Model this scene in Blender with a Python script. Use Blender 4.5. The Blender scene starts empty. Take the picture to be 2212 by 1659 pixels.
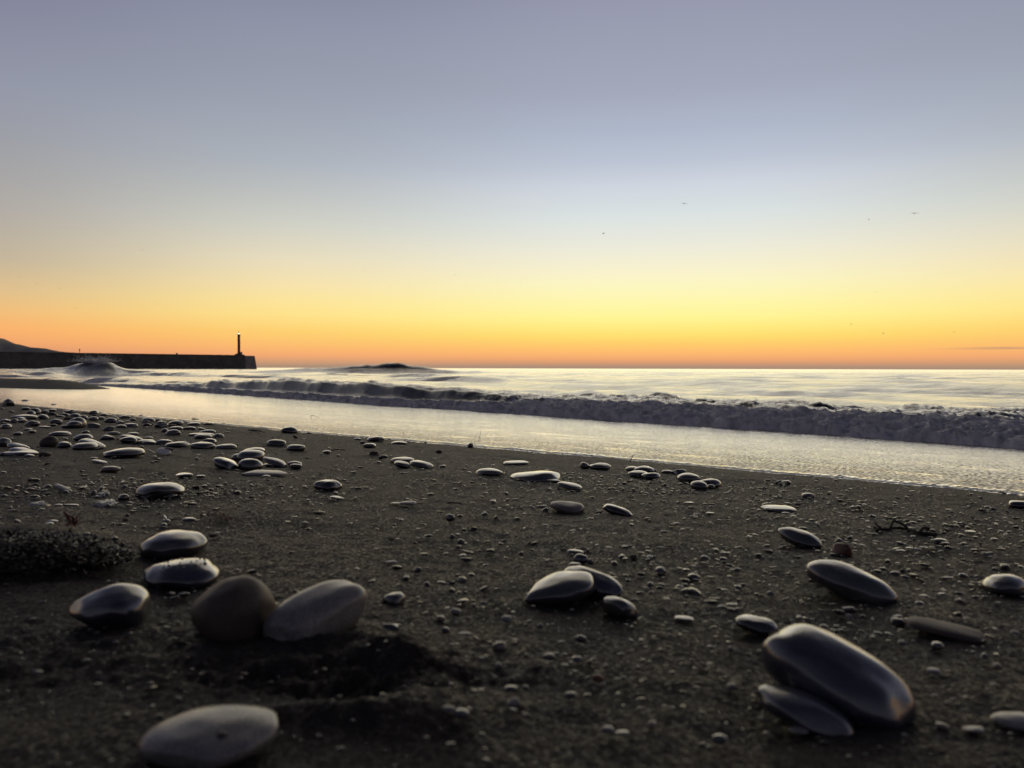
import bpy, math, random
import numpy as np
from mathutils import Vector, Matrix

random.seed(7)
rng = np.random.default_rng(11)
scene = bpy.context.scene
col = scene.collection
R = math.radians

# ------------------------------------------------------------------ camera
CAMZ = 0.70                      # metres above sea level
FPX, W, H = 1662.0, 2212.0, 1659.0
cam_d = bpy.data.cameras.new('camera'); cam = bpy.data.objects.new('camera', cam_d); col.objects.link(cam)
cam.matrix_world = Matrix.Translation((0, 0, CAMZ)) @ Matrix.Rotation(R(90 - 1.158), 4, 'X') @ Matrix.Rotation(R(0.154), 4, 'Z')
cam_d.sensor_width = 36; cam_d.lens = 36 * FPX / W
cam_d.clip_start = 0.02; cam_d.clip_end = 60000
cam_d.dof.use_dof = True; cam_d.dof.focus_distance = 4.2; cam_d.dof.aperture_fstop = 4.6
scene.camera = cam
CM = np.array(cam.matrix_world)[:3, :3]
CO = np.array([0, 0, CAMZ])

def ray(px, py):
    """direction through a point of the photograph, y component 1"""
    d = CM @ np.array([(px - W / 2) / FPX, -(py - H / 2) / FPX, -1.0])
    return d / d[1]

def project(P):
    q = (np.asarray(P) - CO) @ CM
    return np.stack([W / 2 - FPX * q[..., 0] / q[..., 2], H / 2 + FPX * q[..., 1] / q[..., 2]], axis=-1)

# ------------------------------------------------------------------ noise
_perm = rng.permutation(4096)
_grad = rng.normal(size=(4096, 3)); _grad /= np.linalg.norm(_grad, axis=1)[:, None]
def perlin(x, y, z=0.0):
    x, y, z = np.broadcast_arrays(np.asarray(x, float), np.asarray(y, float), np.asarray(z, float))
    xi, yi, zi = np.floor(x).astype(int), np.floor(y).astype(int), np.floor(z).astype(int)
    xf, yf, zf = x - xi, y - yi, z - zi
    u, v, w = (t * t * t * (t * (t * 6 - 15) + 10) for t in (xf, yf, zf))
    out = 0
    for dx in (0, 1):
        for dy in (0, 1):
            for dz in (0, 1):
                h = _perm[(_perm[(_perm[(xi + dx) & 4095] + yi + dy) & 4095] + zi + dz) & 4095]
                g = _grad[h]
                d = g[..., 0] * (xf - dx) + g[..., 1] * (yf - dy) + g[..., 2] * (zf - dz)
                out = out + d * (u if dx else 1 - u) * (v if dy else 1 - v) * (w if dz else 1 - w)
    return out * 1.6
def fbm(x, y, z=0.0, oct=4, gain=.5, lac=2.03):
    a, s, f = 1.0, 0, 1.0
    for k in range(oct):
        s = s + a * perlin(x * f + 17.3 * k, y * f + 5.1 * k, np.asarray(z) * f); a *= gain; f *= lac
    return s
def billow(x, y, z=0.0, oct=3, gain=.5):
    a, s, f = 1.0, 0, 1.0
    for k in range(oct):
        s = s + a * np.abs(perlin(x * f + 9.7 * k, y * f + 3.3 * k, np.asarray(z) * f)); a *= gain; f *= 2.1
    return s
def sstep(a, b, x):
    t = np.clip((np.asarray(x, float) - a) / (b - a), 0, 1); return t * t * (3 - 2 * t)
def sm_interp(x, xs, ys):
    return np.interp(x, xs, ys)

# ------------------------------------------------------------------ beach shape (s along the shore, n towards the sea)
UN = np.array([.6198, .7848])
def sn(x, y): return -UN[1] * x + UN[0] * y, UN[0] * x + UN[1] * y
def xy(s, n): return -UN[1] * s + UN[0] * n, UN[0] * s + UN[1] * n
def n_edge(s): return np.interp(s, [-30, 0, 6, 10, 15, 22, 30, 60], [4.1, 4.12, 4.12, 4.3, 4.75, 5.4, 6.2, 8]) + .05 * perlin(s * .8, 3.3) + .016 * perlin(s * 4, 9.3)
def n_break(s): return np.interp(s, [-30, .62, 2, 3.9, 6.8, 10.9, 14.1, 17.7, 24.3, 40, 80], [6.6, 7.65, 7.98, 8.3, 8.75, 9.29, 9.88, 10.6, 11.7, 14, 19]) + .05 * perlin(s * .9, 7.7)
def z_smooth(x, y):
    """the beach without its grain: what the pebbles rest on"""
    s, n = sn(x, y)
    z = .35 - .05 * n
    z = np.where(n < -6, .65 + .02 * (-6 - n), z)
    z = np.where(n < -60, 1.73, z)
    z = np.maximum(z, -3.0)
    # sand bar running out beyond the far end of the wash
    z = z + .47 * np.exp(-((n - 10.3) / 1.35) ** 2) * sstep(20.6, 27, s) * (1 - sstep(60, 90, s))
    for (cx, cy, rx, ry, hh) in DENTS:
        z = z + hh * np.exp(-((x - cx) / rx) ** 2 - ((y - cy) / ry) ** 2)
    return z
DENTS = []
def ghit(px, py):
    d = ray(px, py); lo, hi = .2, 60.0
    f = lambda t: CAMZ + d[2] * t - float(z_smooth(d[0] * t, t))
    for _ in range(46):
        m = (lo + hi) / 2
        if f(m) > 0: lo = m
        else: hi = m
    return np.array([d[0] * lo, lo, CAMZ + d[2] * lo])
def at(px, py, t): d = ray(px, py); return np.array([d[0] * t, t, CAMZ + d[2] * t])

def dent(px, py, rx, ry, hh):
    p = ghit(px, py); DENTS.append((p[0], p[1], rx, ry, hh))
_D = [(640, 1470, .10, .055, -.014), (790, 1500, .05, .045, -.016), (850, 1430, .06, .04, .034), (900, 1530, .08, .06, .024), (700, 1545, .07, .022, .015),
      (760, 1395, .10, .02, .012), (60, 1180, .20, .14, .045), (1105, 1480, .10, .05, -.006), (60, 1480, .10, .07, -.012), (1700, 1560, .1, .06, -.006)]
_pts = [(ghit(a, b), c, d, e) for (a, b, c, d, e) in _D]
for p, c, d, e in _pts: DENTS.append((p[0], p[1], c, d, e))

# ------------------------------------------------------------------ mesh + object helpers
def mesh_from(name, V, F, mats=(), smooth=True, attrs=None):
    me = bpy.data.meshes.new(name)
    V = np.asarray(V, np.float32)
    if isinstance(F, np.ndarray):
        k = F.shape[1]
        me.vertices.add(len(V)); me.vertices.foreach_set('co', V.ravel())
        me.loops.add(F.size); me.loops.foreach_set('vertex_index', F.astype(np.int32).ravel())
        me.polygons.add(len(F)); me.polygons.foreach_set('loop_start', np.arange(0, F.size, k, dtype=np.int32))
        me.update(calc_edges=True)
    else:
        me.from_pydata([tuple(map(float, v)) for v in V], [], [tuple(f) for f in F])
    for m in mats: me.materials.append(m)
    if smooth: me.polygons.foreach_set('use_smooth', np.ones(len(me.polygons), bool))
    for k, v in (attrs or {}).items():
        a = me.attributes.new(k, 'FLOAT', 'POINT'); a.data.foreach_set('value', np.asarray(v, np.float32).ravel())
    me.update()
    return me
def link(name, me, parent=None):
    o = bpy.data.objects.new(name, me); col.objects.link(o)
    if parent is not None: o.parent = parent
    return o
def tag(o, label, cat, group=None):
    o['label'] = label; o['category'] = cat
    if group: o['group'] = group
    return o
def empty(name, loc, rz=0):
    o = bpy.data.objects.new(name, None); col.objects.link(o); o.location = loc; o.rotation_euler = (0, 0, rz); o.empty_display_size = .1
    return o
def grid_faces(nr, nc, wrap=False):
    i = np.arange(nr - 1)[:, None]; j = np.arange(nc if wrap else nc - 1)[None, :]
    j2 = (j + 1) % nc
    a = i * nc + j; b = i * nc + j2; c = (i + 1) * nc + j2; d = (i + 1) * nc + j
    return np.stack([a, b, c, d], -1).reshape(-1, 4)

# ------------------------------------------------------------------ materials
def new_mat(name):
    m = bpy.data.materials.new(name); m.use_nodes = True
    nt = m.node_tree; b = nt.nodes['Principled BSDF']; return m, nt, b
def N(nt, t, **kw):
    n = nt.nodes.new(t)
    for k, v in kw.items():
        if k in n.inputs: n.inputs[k].default_value = v
        else: setattr(n, k, v)
    return n
def noise_node(nt, vec, scale, detail=4, rough=.55):
    n = N(nt, 'ShaderNodeTexNoise'); n.inputs['Scale'].default_value = scale; n.inputs['Detail'].default_value = detail; n.inputs['Roughness'].default_value = rough
    nt.links.new(vec, n.inputs['Vector']); return n
def ramp(nt, fac, stops):
    r = nt.nodes.new('ShaderNodeValToRGB'); e = r.color_ramp.elements
    while len(e) > 1: e.remove(e[-1])
    for i, (p, c) in enumerate(stops):
        x = e[0] if i == 0 else e.new(p)
        x.position = p; x.color = (*c, 1) if len(c) == 3 else c
    if fac is not None: nt.links.new(fac, r.inputs[0])
    return r
def bump(nt, b, height, strength=.5, dist=.01, chain=None):
    n = nt.nodes.new('ShaderNodeBump'); n.inputs['Strength'].default_value = strength; n.inputs['Distance'].default_value = dist
    nt.links.new(height, n.inputs['Height'])
    if chain is not None: nt.links.new(chain.outputs[0], n.inputs['Normal'])
    if b is not None: nt.links.new(n.outputs[0], b.inputs['Normal'])
    return n
def g3(v): return (v, v, v)
def lin(r, g, b):
    f = lambda c: (c / 255 / 12.92) if c / 255 <= .04045 else ((c / 255 + .055) / 1.055) ** 2.4
    return (f(r), f(g), f(b))

def stone_mat(name, base, var=.35, rough=.32, speck=0.0, speckcol=(.25, .24, .22), coat=.8):
    m, nt, b = new_mat(name)
    tc = N(nt, 'ShaderNodeTexCoord'); oi = N(nt, 'ShaderNodeObjectInfo')
    add = N(nt, 'ShaderNodeVectorMath', operation='ADD'); nt.links.new(tc.outputs['Object'], add.inputs[0])
    mul = N(nt, 'ShaderNodeMath', operation='MULTIPLY'); mul.inputs[1].default_value = 37; nt.links.new(oi.outputs['Random'], mul.inputs[0])
    nt.links.new(mul.outputs[0], add.inputs[1])
    n1 = noise_node(nt, add.outputs[0], 22, 5); n2 = noise_node(nt, add.outputs[0], 420, 3, .7)
    lo = tuple(c * (1 - var) for c in base); hi = tuple(c * (1 + var) for c in base)
    r1 = ramp(nt, n1.outputs[0], [(.3, lo), (.7, hi)])
    cur = r1.outputs[0]
    hv = N(nt, 'ShaderNodeHueSaturation'); mr = N(nt, 'ShaderNodeMapRange'); mr.inputs['To Min'].default_value = .75; mr.inputs['To Max'].default_value = 1.35
    nt.links.new(oi.outputs['Random'], mr.inputs[0]); nt.links.new(mr.outputs[0], hv.inputs['Value']); nt.links.new(cur, hv.inputs['Color']); cur = hv.outputs[0]
    vm = N(nt, 'ShaderNodeMapping'); vm.inputs['Rotation'].default_value = (.5, .9, .3); vm.inputs['Scale'].default_value = (1, 1, 3.2); nt.links.new(add.outputs[0], vm.inputs[0])
    vn = noise_node(nt, vm.outputs[0], 30, 5, .65); vr = ramp(nt, vn.outputs[0], [(.487, (0, 0, 0)), (.497, (1, 1, 1)), (.503, (1, 1, 1)), (.513, (0, 0, 0))])
    vf = N(nt, 'ShaderNodeMath', operation='MULTIPLY'); vf.inputs[1].default_value = .30; nt.links.new(vr.outputs[0], vf.inputs[0])
    v2 = N(nt, 'ShaderNodeMix', data_type='RGBA'); nt.links.new(vf.outputs[0], v2.inputs['Factor']); nt.links.new(cur, v2.inputs['A']); v2.inputs['B'].default_value = (.16, .155, .145, 1); cur = v2.outputs['Result']
    mx = N(nt, 'ShaderNodeMix', data_type='RGBA'); r2 = ramp(nt, n2.outputs[0], [(.60 - .16 * speck, (0, 0, 0)), (.72, (1, 1, 1))])
    f = N(nt, 'ShaderNodeMath', operation='MULTIPLY'); f.inputs[1].default_value = .25 + .5 * speck; nt.links.new(r2.outputs[0], f.inputs[0])
    nt.links.new(f.outputs[0], mx.inputs['Factor']); nt.links.new(cur, mx.inputs['A']); mx.inputs['B'].default_value = (*speckcol, 1)
    nt.links.new(mx.outputs['Result'], b.inputs['Base Color'])
    rr = N(nt, 'ShaderNodeMapRange'); rr.inputs['To Min'].default_value = rough - .1; rr.inputs['To Max'].default_value = rough + .14
    nt.links.new(n1.outputs[0], rr.inputs[0]); nt.links.new(rr.outputs[0], b.inputs['Roughness'])
    b.inputs['IOR'].default_value = 1.55; b.inputs['Coat Weight'].default_value = coat; b.inputs['Coat Roughness'].default_value = .17; b.inputs['Coat IOR'].default_value = 1.9
    bump(nt, b, n2.outputs[0], .2, .0008, bump(nt, None, n1.outputs[0], .2, .005))
    return m
M = {
    'dark':  stone_mat('dark wet stone', (.020, .021, .024)),
    'grey':  stone_mat('grey stone', (.040, .040, .042), rough=.34),
    'blue':  stone_mat('blue grey stone', (.024, .027, .040), rough=.33),
    'gloss': stone_mat('glossy wet stone', (.012, .012, .013), rough=.22),
    'olive': stone_mat('green grey stone', (.036, .039, .034), rough=.32),
    'brown': stone_mat('brown stone', (.060, .042, .031), rough=.58, coat=.0),
    'rust':  stone_mat('rust brown stone', (.12, .045, .020), rough=.5, coat=.15),
    'tan':   stone_mat('tan stone', (.13, .10, .07), rough=.55),
    'pale':  stone_mat('pale stone', (.20, .195, .18), rough=.5, speck=.3, speckcol=(.10, .09, .085), coat=.3),
    'speck': stone_mat('speckled stone', (.12, .115, .108), rough=.42, speck=1, speckcol=(.42, .40, .37), coat=.2),
    'pinks': stone_mat('pinkish speckled stone', (.09, .072, .068), rough=.45, speck=1, speckcol=(.30, .26, .25), coat=.15),
    'white': stone_mat('white shell', (.62, .60, .55), rough=.4),
}

def sand_mat():
    m, nt, b = new_mat('dark beach sand')
    g = N(nt, 'ShaderNodeNewGeometry').outputs['Position']
    big = noise_node(nt, g, 1.6, 4); mid = noise_node(nt, g, 22, 5, .6); fine = noise_node(nt, g, 480, 3, .75); fin2 = noise_node(nt, g, 150, 3, .7)
    r1 = ramp(nt, big.outputs[0], [(.3, (.030, .025, .0215)), (.7, (.050, .041, .035))])
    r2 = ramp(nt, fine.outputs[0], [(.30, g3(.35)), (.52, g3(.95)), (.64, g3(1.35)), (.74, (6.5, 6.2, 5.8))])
    r3 = ramp(nt, mid.outputs[0], [(.3, g3(.8)), (.7, g3(1.15))])
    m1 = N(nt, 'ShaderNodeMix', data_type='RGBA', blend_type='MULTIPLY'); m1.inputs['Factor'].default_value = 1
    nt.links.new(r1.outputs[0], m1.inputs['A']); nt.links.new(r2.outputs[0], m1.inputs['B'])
    m2 = N(nt, 'ShaderNodeMix', data_type='RGBA', blend_type='MULTIPLY'); m2.inputs['Factor'].default_value = 1
    nt.links.new(m1.outputs['Result'], m2.inputs['A']); nt.links.new(r3.outputs[0], m2.inputs['B'])
    nt.links.new(m2.outputs['Result'], b.inputs['Base Color'])
    sr = ramp(nt, fin2.outputs[0], [(.45, g3(.85)), (.66, g3(.35))]); nt.links.new(sr.outputs[0], b.inputs['Roughness']); b.inputs['Specular IOR Level'].default_value = .22
    b3 = bump(nt, None, mid.outputs[0], .5, .012); b2 = bump(nt, None, fin2.outputs[0], 1.0, .006, b3); bump(nt, b, fine.outputs[0], 1.0, .003, b2)
    return m
SAND = sand_mat()

def water_mat(name, mode):
    """one water: dark body, sky reflected off ripples, foam where the foam attribute says"""
    m, nt, b = new_mat(name)
    g = N(nt, 'ShaderNodeNewGeometry').outputs['Position']
    b.inputs['Base Color'].default_value = (.022, .024, .022, 1)
    b.inputs['IOR'].default_value = WATER_IOR
    if mode == 'film':
        mp = N(nt, 'ShaderNodeMapping'); mp.inputs['Rotation'].default_value = (0, 0, R(38)); nt.links.new(g, mp.inputs[0])
        mp2 = N(nt, 'ShaderNodeMapping'); mp2.inputs['Rotation'].default_value = (0, 0, R(-38.3)); mp2.inputs['Scale'].default_value = (1, .25, 1); nt.links.new(g, mp2.inputs[0])
        n1 = noise_node(nt, g, 30, 5, .65); n2 = noise_node(nt, mp2.outputs[0], 3, 3)
        at_ = N(nt, 'ShaderNodeAttribute', attribute_name='edge')
        vo = N(nt, 'ShaderNodeTexVoronoi'); vo.inputs['Scale'].default_value = 34; nt.links.new(g, vo.inputs['Vector'])
        ed = N(nt, 'ShaderNodeMath', operation='MULTIPLY'); nt.links.new(vo.outputs['Distance'], ed.inputs[0]); nt.links.new(at_.outputs['Fac'], ed.inputs[1])
        bb = bump(nt, None, n2.outputs[0], .4, .014); b2 = bump(nt, None, n1.outputs[0], .4, .005, bb); bump(nt, b, ed.outputs[0], .9, .030, b2)
        b.inputs['Roughness'].default_value = .12
        # thin broken foam lace at the very lip of the wash
        fo = N(nt, 'ShaderNodeAttribute', attribute_name='foam'); n3 = noise_node(nt, g, 60, 4, .7)
        s = N(nt, 'ShaderNodeMath', operation='ADD'); nt.links.new(fo.outputs['Fac'], s.inputs[0]); nt.links.new(n3.outputs[0], s.inputs[1])
        rr = ramp(nt, s.outputs[0], [(.82, (0, 0, 0)), (1.0, (1, 1, 1))])
    else:
        mp = N(nt, 'ShaderNodeMapping'); mp.inputs['Rotation'].default_value = (0, 0, R(8)); mp.inputs['Scale'].default_value = (.6, 1, 1); nt.links.new(g, mp.inputs[0])
        n1 = noise_node(nt, mp.outputs[0], 2.2, 7, .68); n2 = noise_node(nt, mp.outputs[0], .35, 4); n4 = noise_node(nt, g, 26, 4, .6)
        bb = bump(nt, None, n2.outputs[0], .5, 1.0); b2 = bump(nt, None, n1.outputs[0], .7, .26, bb); bump(nt, b, n4.outputs[0], .5, .03, b2)
        # shade put into steep wave faces: chop and mirror share cut by slope
        sz = N(nt, 'ShaderNodeSeparateXYZ'); nt.links.new(N(nt, 'ShaderNodeNewGeometry').outputs['Normal'], sz.inputs[0])
        kk = N(nt, 'ShaderNodeMapRange', interpolation_type='SMOOTHSTEP'); kk.inputs['From Min'].default_value = .84; kk.inputs['From Max'].default_value = .975; nt.links.new(sz.outputs[2], kk.inputs[0])
        for bn, st_ in ((bb, .5), (b2, .7)):
            q = N(nt, 'ShaderNodeMath', operation='MULTIPLY_ADD'); q.inputs[1].default_value = st_ - .06; q.inputs[2].default_value = .06; nt.links.new(kk.outputs[0], q.inputs[0]); nt.links.new(q.outputs[0], bn.inputs['Strength'])
        b.inputs['Roughness'].default_value = .14
        fo = N(nt, 'ShaderNodeAttribute', attribute_name='foam'); n3 = noise_node(nt, g, 9, 6, .7)
        s = N(nt, 'ShaderNodeMath', operation='ADD'); nt.links.new(fo.outputs['Fac'], s.inputs[0]); nt.links.new(n3.outputs[0], s.inputs[1])
        rr = ramp(nt, s.outputs[0], [(.88, (0, 0, 0)), (1.0, (1, 1, 1))])
    # the sheet of reflected sky on top of the dark body of the water
    gl = N(nt, 'ShaderNodeBsdfAnisotropic'); gl.inputs['Color'].default_value = (.96, .95, .92, 1); gl.inputs['Roughness'].default_value = b.inputs['Roughness'].default_value
    nt.links.new(b.inputs['Normal'].links[0].from_socket, gl.inputs['Normal'])
    body = N(nt, 'ShaderNodeMixShader'); body.inputs[0].default_value = .55 if mode == 'film' else .45; nt.links.new(b.outputs[0], body.inputs[1])
    if mode != 'film':
        q = N(nt, 'ShaderNodeMath', operation='MULTIPLY_ADD'); q.inputs[1].default_value = .42; q.inputs[2].default_value = .03; nt.links.new(kk.outputs[0], q.inputs[0]); nt.links.new(q.outputs[0], body.inputs[0])
        q = N(nt, 'ShaderNodeMath', operation='MULTIPLY_ADD'); q.inputs[1].default_value = WATER_IOR - 1.5; q.inputs[2].default_value = 1.5; nt.links.new(kk.outputs[0], q.inputs[0]); nt.links.new(q.outputs[0], b.inputs['IOR'])
    nt.links.new(gl.outputs[0], body.inputs[2])
    f = N(nt, 'ShaderNodeBsdfPrincipled'); f.inputs['Base Color'].default_value = (.84, .83, .85, 1); f.inputs['Roughness'].default_value = .6; f.inputs['Specular IOR Level'].default_value = .3
    nf = noise_node(nt, g, 55, 6, .75); nf2 = noise_node(nt, g, 14, 4, .6)
    nf3 = noise_node(nt, g, 7, 7, .68); nt.links.new(ramp(nt, nf3.outputs[0], [(.36, (.52, .52, .55)), (.50, (.84, .83, .86)), (.60, (.97, .96, .97))]).outputs[0], f.inputs['Base Color'])
    bump(nt, f, nf.outputs[0], .6, .014, bump(nt, None, nf2.outputs[0], .7, .045))
    mx = N(nt, 'ShaderNodeMixShader'); nt.links.new(rr.outputs[0], mx.inputs[0]); nt.links.new(body.outputs[0], mx.inputs[1]); tl = N(nt, 'ShaderNodeBsdfTranslucent'); tl.inputs['Color'].default_value = (.9, .9, .9, 1); fm = N(nt, 'ShaderNodeMixShader'); fm.inputs[0].default_value = .22
    nt.links.new(f.outputs[0], fm.inputs[1]); nt.links.new(tl.outputs[0], fm.inputs[2]); nt.links.new(fm.outputs[0], mx.inputs[2])
    nt.links.new(mx.outputs[0], nt.nodes['Material Output'].inputs['Surface'])
    return m
WATER_IOR = 2.9
FILM = water_mat('thin swash water', 'film')
SEA = water_mat('sea water', 'sea')

# ------------------------------------------------------------------ sky
def world():
    w = bpy.data.worlds.new('World'); scene.world = w; w.use_nodes = True
    nt = w.node_tree; nt.nodes.clear()
    tc = N(nt, 'ShaderNodeTexCoord'); nm = N(nt, 'ShaderNodeVectorMath', operation='NORMALIZE'); nt.links.new(tc.outputs['Generated'], nm.inputs[0])
    sp = N(nt, 'ShaderNodeSeparateXYZ'); nt.links.new(nm.outputs[0], sp.inputs[0])
    mz = N(nt, 'ShaderNodeMath', operation='MAXIMUM'); mz.inputs[1].default_value = 0; nt.links.new(sp.outputs[2], mz.inputs[0])
    pw = N(nt, 'ShaderNodeMath', operation='POWER'); pw.inputs[1].default_value = .5; nt.links.new(mz.outputs[0], pw.inputs[0])
    az = N(nt, 'ShaderNodeMath', operation='ARCTAN2'); nt.links.new(sp.outputs[0], az.inputs[0]); nt.links.new(sp.outputs[1], az.inputs[1])
    sb = N(nt, 'ShaderNodeMath', operation='SUBTRACT'); sb.inputs[1].default_value = R(11.5); nt.links.new(az.outputs[0], sb.inputs[0])
    wr = N(nt, 'ShaderNodeMath', operation='WRAP'); wr.inputs[1].default_value = math.pi; wr.inputs[2].default_value = -math.pi; nt.links.new(sb.outputs[0], wr.inputs[0])
    ab = N(nt, 'ShaderNodeMath', operation='ABSOLUTE'); nt.links.new(wr.outputs[0], ab.inputs[0])
    # faint cloud banks lying low to the right of the glow
    P = lambda y, k=.975: math.sqrt(max(0.0, math.sin(math.atan((795.9 - y) / FPX * k))))
    ZEN = [(.73, (102, 106, 126)), (.82, (66, 69, 86)), (1.0, (34, 36, 50))]
    A0 = [(797, (165, 138, 122)), (792, (172, 142, 120)), (785, (205, 152, 118)), (775, (240, 168, 112)), (759, (255, 188, 112)), (742, (255, 205, 108)), (726, (255, 222, 112)), (705, (255, 236, 130)), (685, (255, 245, 150)), (652, (255, 247, 172)), (610, (252, 246, 196)), (582, (249, 242, 206)), (535, (238, 236, 218)),
          (466, (220, 227, 226)), (396, (207, 213, 223)), (349, (190, 198, 213)), (279, (175, 184, 202)), (186, (163, 168, 186)), (0, (151, 154, 174))]
    A1 = [(797, (160, 136, 120)), (790, (178, 145, 120)), (780, (212, 158, 118)), (766, (245, 170, 115)), (745, (252, 188, 112)), (712, (254, 208, 114)), (672, (255, 226, 140)), (640, (252, 228, 155)), (605, (247, 226, 172)), (545, (232, 221, 190)),
          (466, (208, 208, 197)), (396, (190, 193, 191)), (326, (174, 180, 188)), (186, (156, 162, 176)), (0, (143, 147, 167))]
    A2 = [(797, (150, 128, 118)), (780, (175, 135, 112)), (760, (220, 152, 112)), (740, (242, 165, 110)), (712, (250, 176, 110)), (675, (240, 186, 122)), (629, (220, 187, 140)), (559, (190, 176, 152)), (466, (174, 167, 160)), (396, (165, 162, 162)),
          (303, (155, 156, 163)), (186, (146, 150, 167)), (0, (131, 133, 154))]
    def mk(t, zen, k): return ramp(nt, pw.outputs[0], [(P(y, k), lin(*c)) for y, c in t] + [(p, lin(*c)) for p, c in zen])
    r0, r1, r2 = mk(A0, ZEN, .975), mk(A1, ZEN, .90), mk(A2, ZEN, .835)
    r3 = ramp(nt, pw.outputs[0], [(0, lin(98, 95, 106)), (.35, lin(113, 110, 125)), (.6, lin(74, 75, 90)), (1.0, lin(34, 36, 50))])
    cur = r0.outputs[0]
    for r_, a, b_ in ((r1, 3, 31), (r2, 26, 50), (r3, 52, 130)):
        mr = N(nt, 'ShaderNodeMapRange', interpolation_type='SMOOTHSTEP' if r_ is not r1 else 'SMOOTHSTEP'); mr.inputs['From Min'].default_value = R(a); mr.inputs['From Max'].default_value = R(b_); nt.links.new(ab.outputs[0], mr.inputs[0])
        mx = N(nt, 'ShaderNodeMix', data_type='RGBA'); nt.links.new(mr.outputs[0], mx.inputs['Factor']); nt.links.new(cur, mx.inputs['A']); nt.links.new(r_.outputs[0], mx.inputs['B']); cur = mx.outputs['Result']
    # cloud bank (a thin dusky streak low on the right)
    mp = N(nt, 'ShaderNodeMapping'); mp.inputs['Scale'].default_value = (9, 9, 330); nt.links.new(nm.outputs[0], mp.inputs[0])
    cn = noise_node(nt, mp.outputs[0], 1.0, 4, .5)
    def band(v, a, b_, c, d):
        x = N(nt, 'ShaderNodeMapRange', interpolation_type='SMOOTHSTEP'); x.inputs['From Min'].default_value = a; x.inputs['From Max'].default_value = b_; nt.links.new(v, x.inputs[0])
        y = N(nt, 'ShaderNodeMapRange', interpolation_type='SMOOTHSTEP'); y.inputs['From Min'].default_value = c; y.inputs['From Max'].default_value = d; y.inputs['To Min'].default_value = 1; y.inputs['To Max'].default_value = 0; nt.links.new(v, y.inputs[0])
        z = N(nt, 'ShaderNodeMath', operation='MULTIPLY'); nt.links.new(x.outputs[0], z.inputs[0]); nt.links.new(y.outputs[0], z.inputs[1]); return z
    za = (795.9 + 2.8 - 750) / FPX / 1.2
    b1 = band(sp.outputs[2], za - .0030, za - .0008, za, za + .0016); b2 = band(az.outputs[0], R(27), R(34), R(48), R(60))
    mm = N(nt, 'ShaderNodeMath', operation='MULTIPLY'); nt.links.new(b1.outputs[0], mm.inputs[0]); nt.links.new(b2.outputs[0], mm.inputs[1])
    cr = ramp(nt, cn.outputs[0], [(.40, (0, 0, 0)), (.62, (1, 1, 1))])
    m3 = N(nt, 'ShaderNodeMath', operation='MULTIPLY'); nt.links.new(mm.outputs[0], m3.inputs[0]); nt.links.new(cr.outputs[0], m3.inputs[1])
    m4 = N(nt, 'ShaderNodeMath', operation='MULTIPLY'); m4.inputs[1].default_value = .75; nt.links.new(m3.outputs[0], m4.inputs[0])
    mx = N(nt, 'ShaderNodeMix', data_type='RGBA'); nt.links.new(m4.outputs[0], mx.inputs['Factor']); nt.links.new(cur, mx.inputs['A']); mx.inputs['B'].default_value = (*lin(185, 145, 120), 1); cur = mx.outputs['Result']
    bg = N(nt, 'ShaderNodeBackground'); bg.inputs['Strength'].default_value = 1.0; nt.links.new(cur, bg.inputs[0])
    out = N(nt, 'ShaderNodeOutputWorld'); nt.links.new(bg.outputs[0], out.inputs[0])
    w.cycles.sampling_method = 'MANUAL'; w.cycles.sample_map_resolution = 1024
world()
glow_lamp_d = bpy.data.lights.new('glow_lamp', 'SUN'); glow_lamp_d.energy = .85; glow_lamp_d.angle = R(74); glow_lamp_d.color = (1, .86, .58)  # wide soft lamp added to boost the afterglow; the sun has set
glow_lamp = bpy.data.objects.new('glow_lamp', glow_lamp_d); col.objects.link(glow_lamp)
sd = Vector((math.sin(R(4)), math.cos(R(4)), math.tan(R(6)))).normalized()
glow_lamp.rotation_euler = sd.to_track_quat('Z', 'Y').to_euler()

scene.view_settings.view_transform = 'Standard'; scene.view_settings.look = 'None'; scene.view_settings.exposure = 0; scene.view_settings.gamma = 1
scene.cycles.max_bounces = 5; scene.cycles.use_denoising = True
# ------------------------------------------------------------------ ground
def build_ground():
    th = np.concatenate([np.radians(np.linspace(-48, 48, 660)), np.radians(np.linspace(48, 312, 62)[1:-1])])
    r = np.concatenate([[.02], np.linspace(.12, .42, 14), np.exp(np.linspace(np.log(.45), np.log(14), 620)), np.exp(np.linspace(np.log(14.2), np.log(60), 90)), np.exp(np.linspace(np.log(70), np.log(30000), 26))])
    TH, RR = np.meshgrid(th, r)
    X, Y = RR * np.sin(TH), RR * np.cos(TH)
    Z = z_smooth(X, Y)
    s, n = sn(X, Y)
    dry = 1 - .8 * sstep(-.6, .1, n - n_edge(s))
    near = 1 - sstep(8, 16, RR)
    amp = near * dry
    Z = Z + amp * (.010 * fbm(X * 2.2, Y * 2.2, 1.0, 3) + .0035 * fbm(X * 14, Y * 14, 2.0, 3)) - .003 * amp
    a2 = (1 - sstep(3, 7, RR)) * dry
    Z = Z + a2 * (.0016 * fbm(X * 70, Y * 70, 3.0, 2, .7) + .0030 * np.clip(perlin(X * 40, Y * 40, 8.0) - .25, 0, 1))
    q = ghit(740, 1470); churn = np.exp(-((X - q[0]) / .20) ** 2 - ((Y - q[1]) / .10) ** 2)
    q = ghit(60, 1400); churn = churn + .5 * np.exp(-((X - q[0]) / .25) ** 2 - ((Y - q[1]) / .15) ** 2)
    Z = Z + churn * (.013 * fbm(X * 16, Y * 24, 5.0, 4, .6) + .004 * fbm(X * 60, Y * 60, 6.0, 2))
    V = np.stack([X, Y, Z], -1).reshape(-1, 3)
    o = link('ground', mesh_from('ground', V, grid_faces(len(r), len(th), True), [SAND])); o['kind'] = 'structure'
build_ground()

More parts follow.
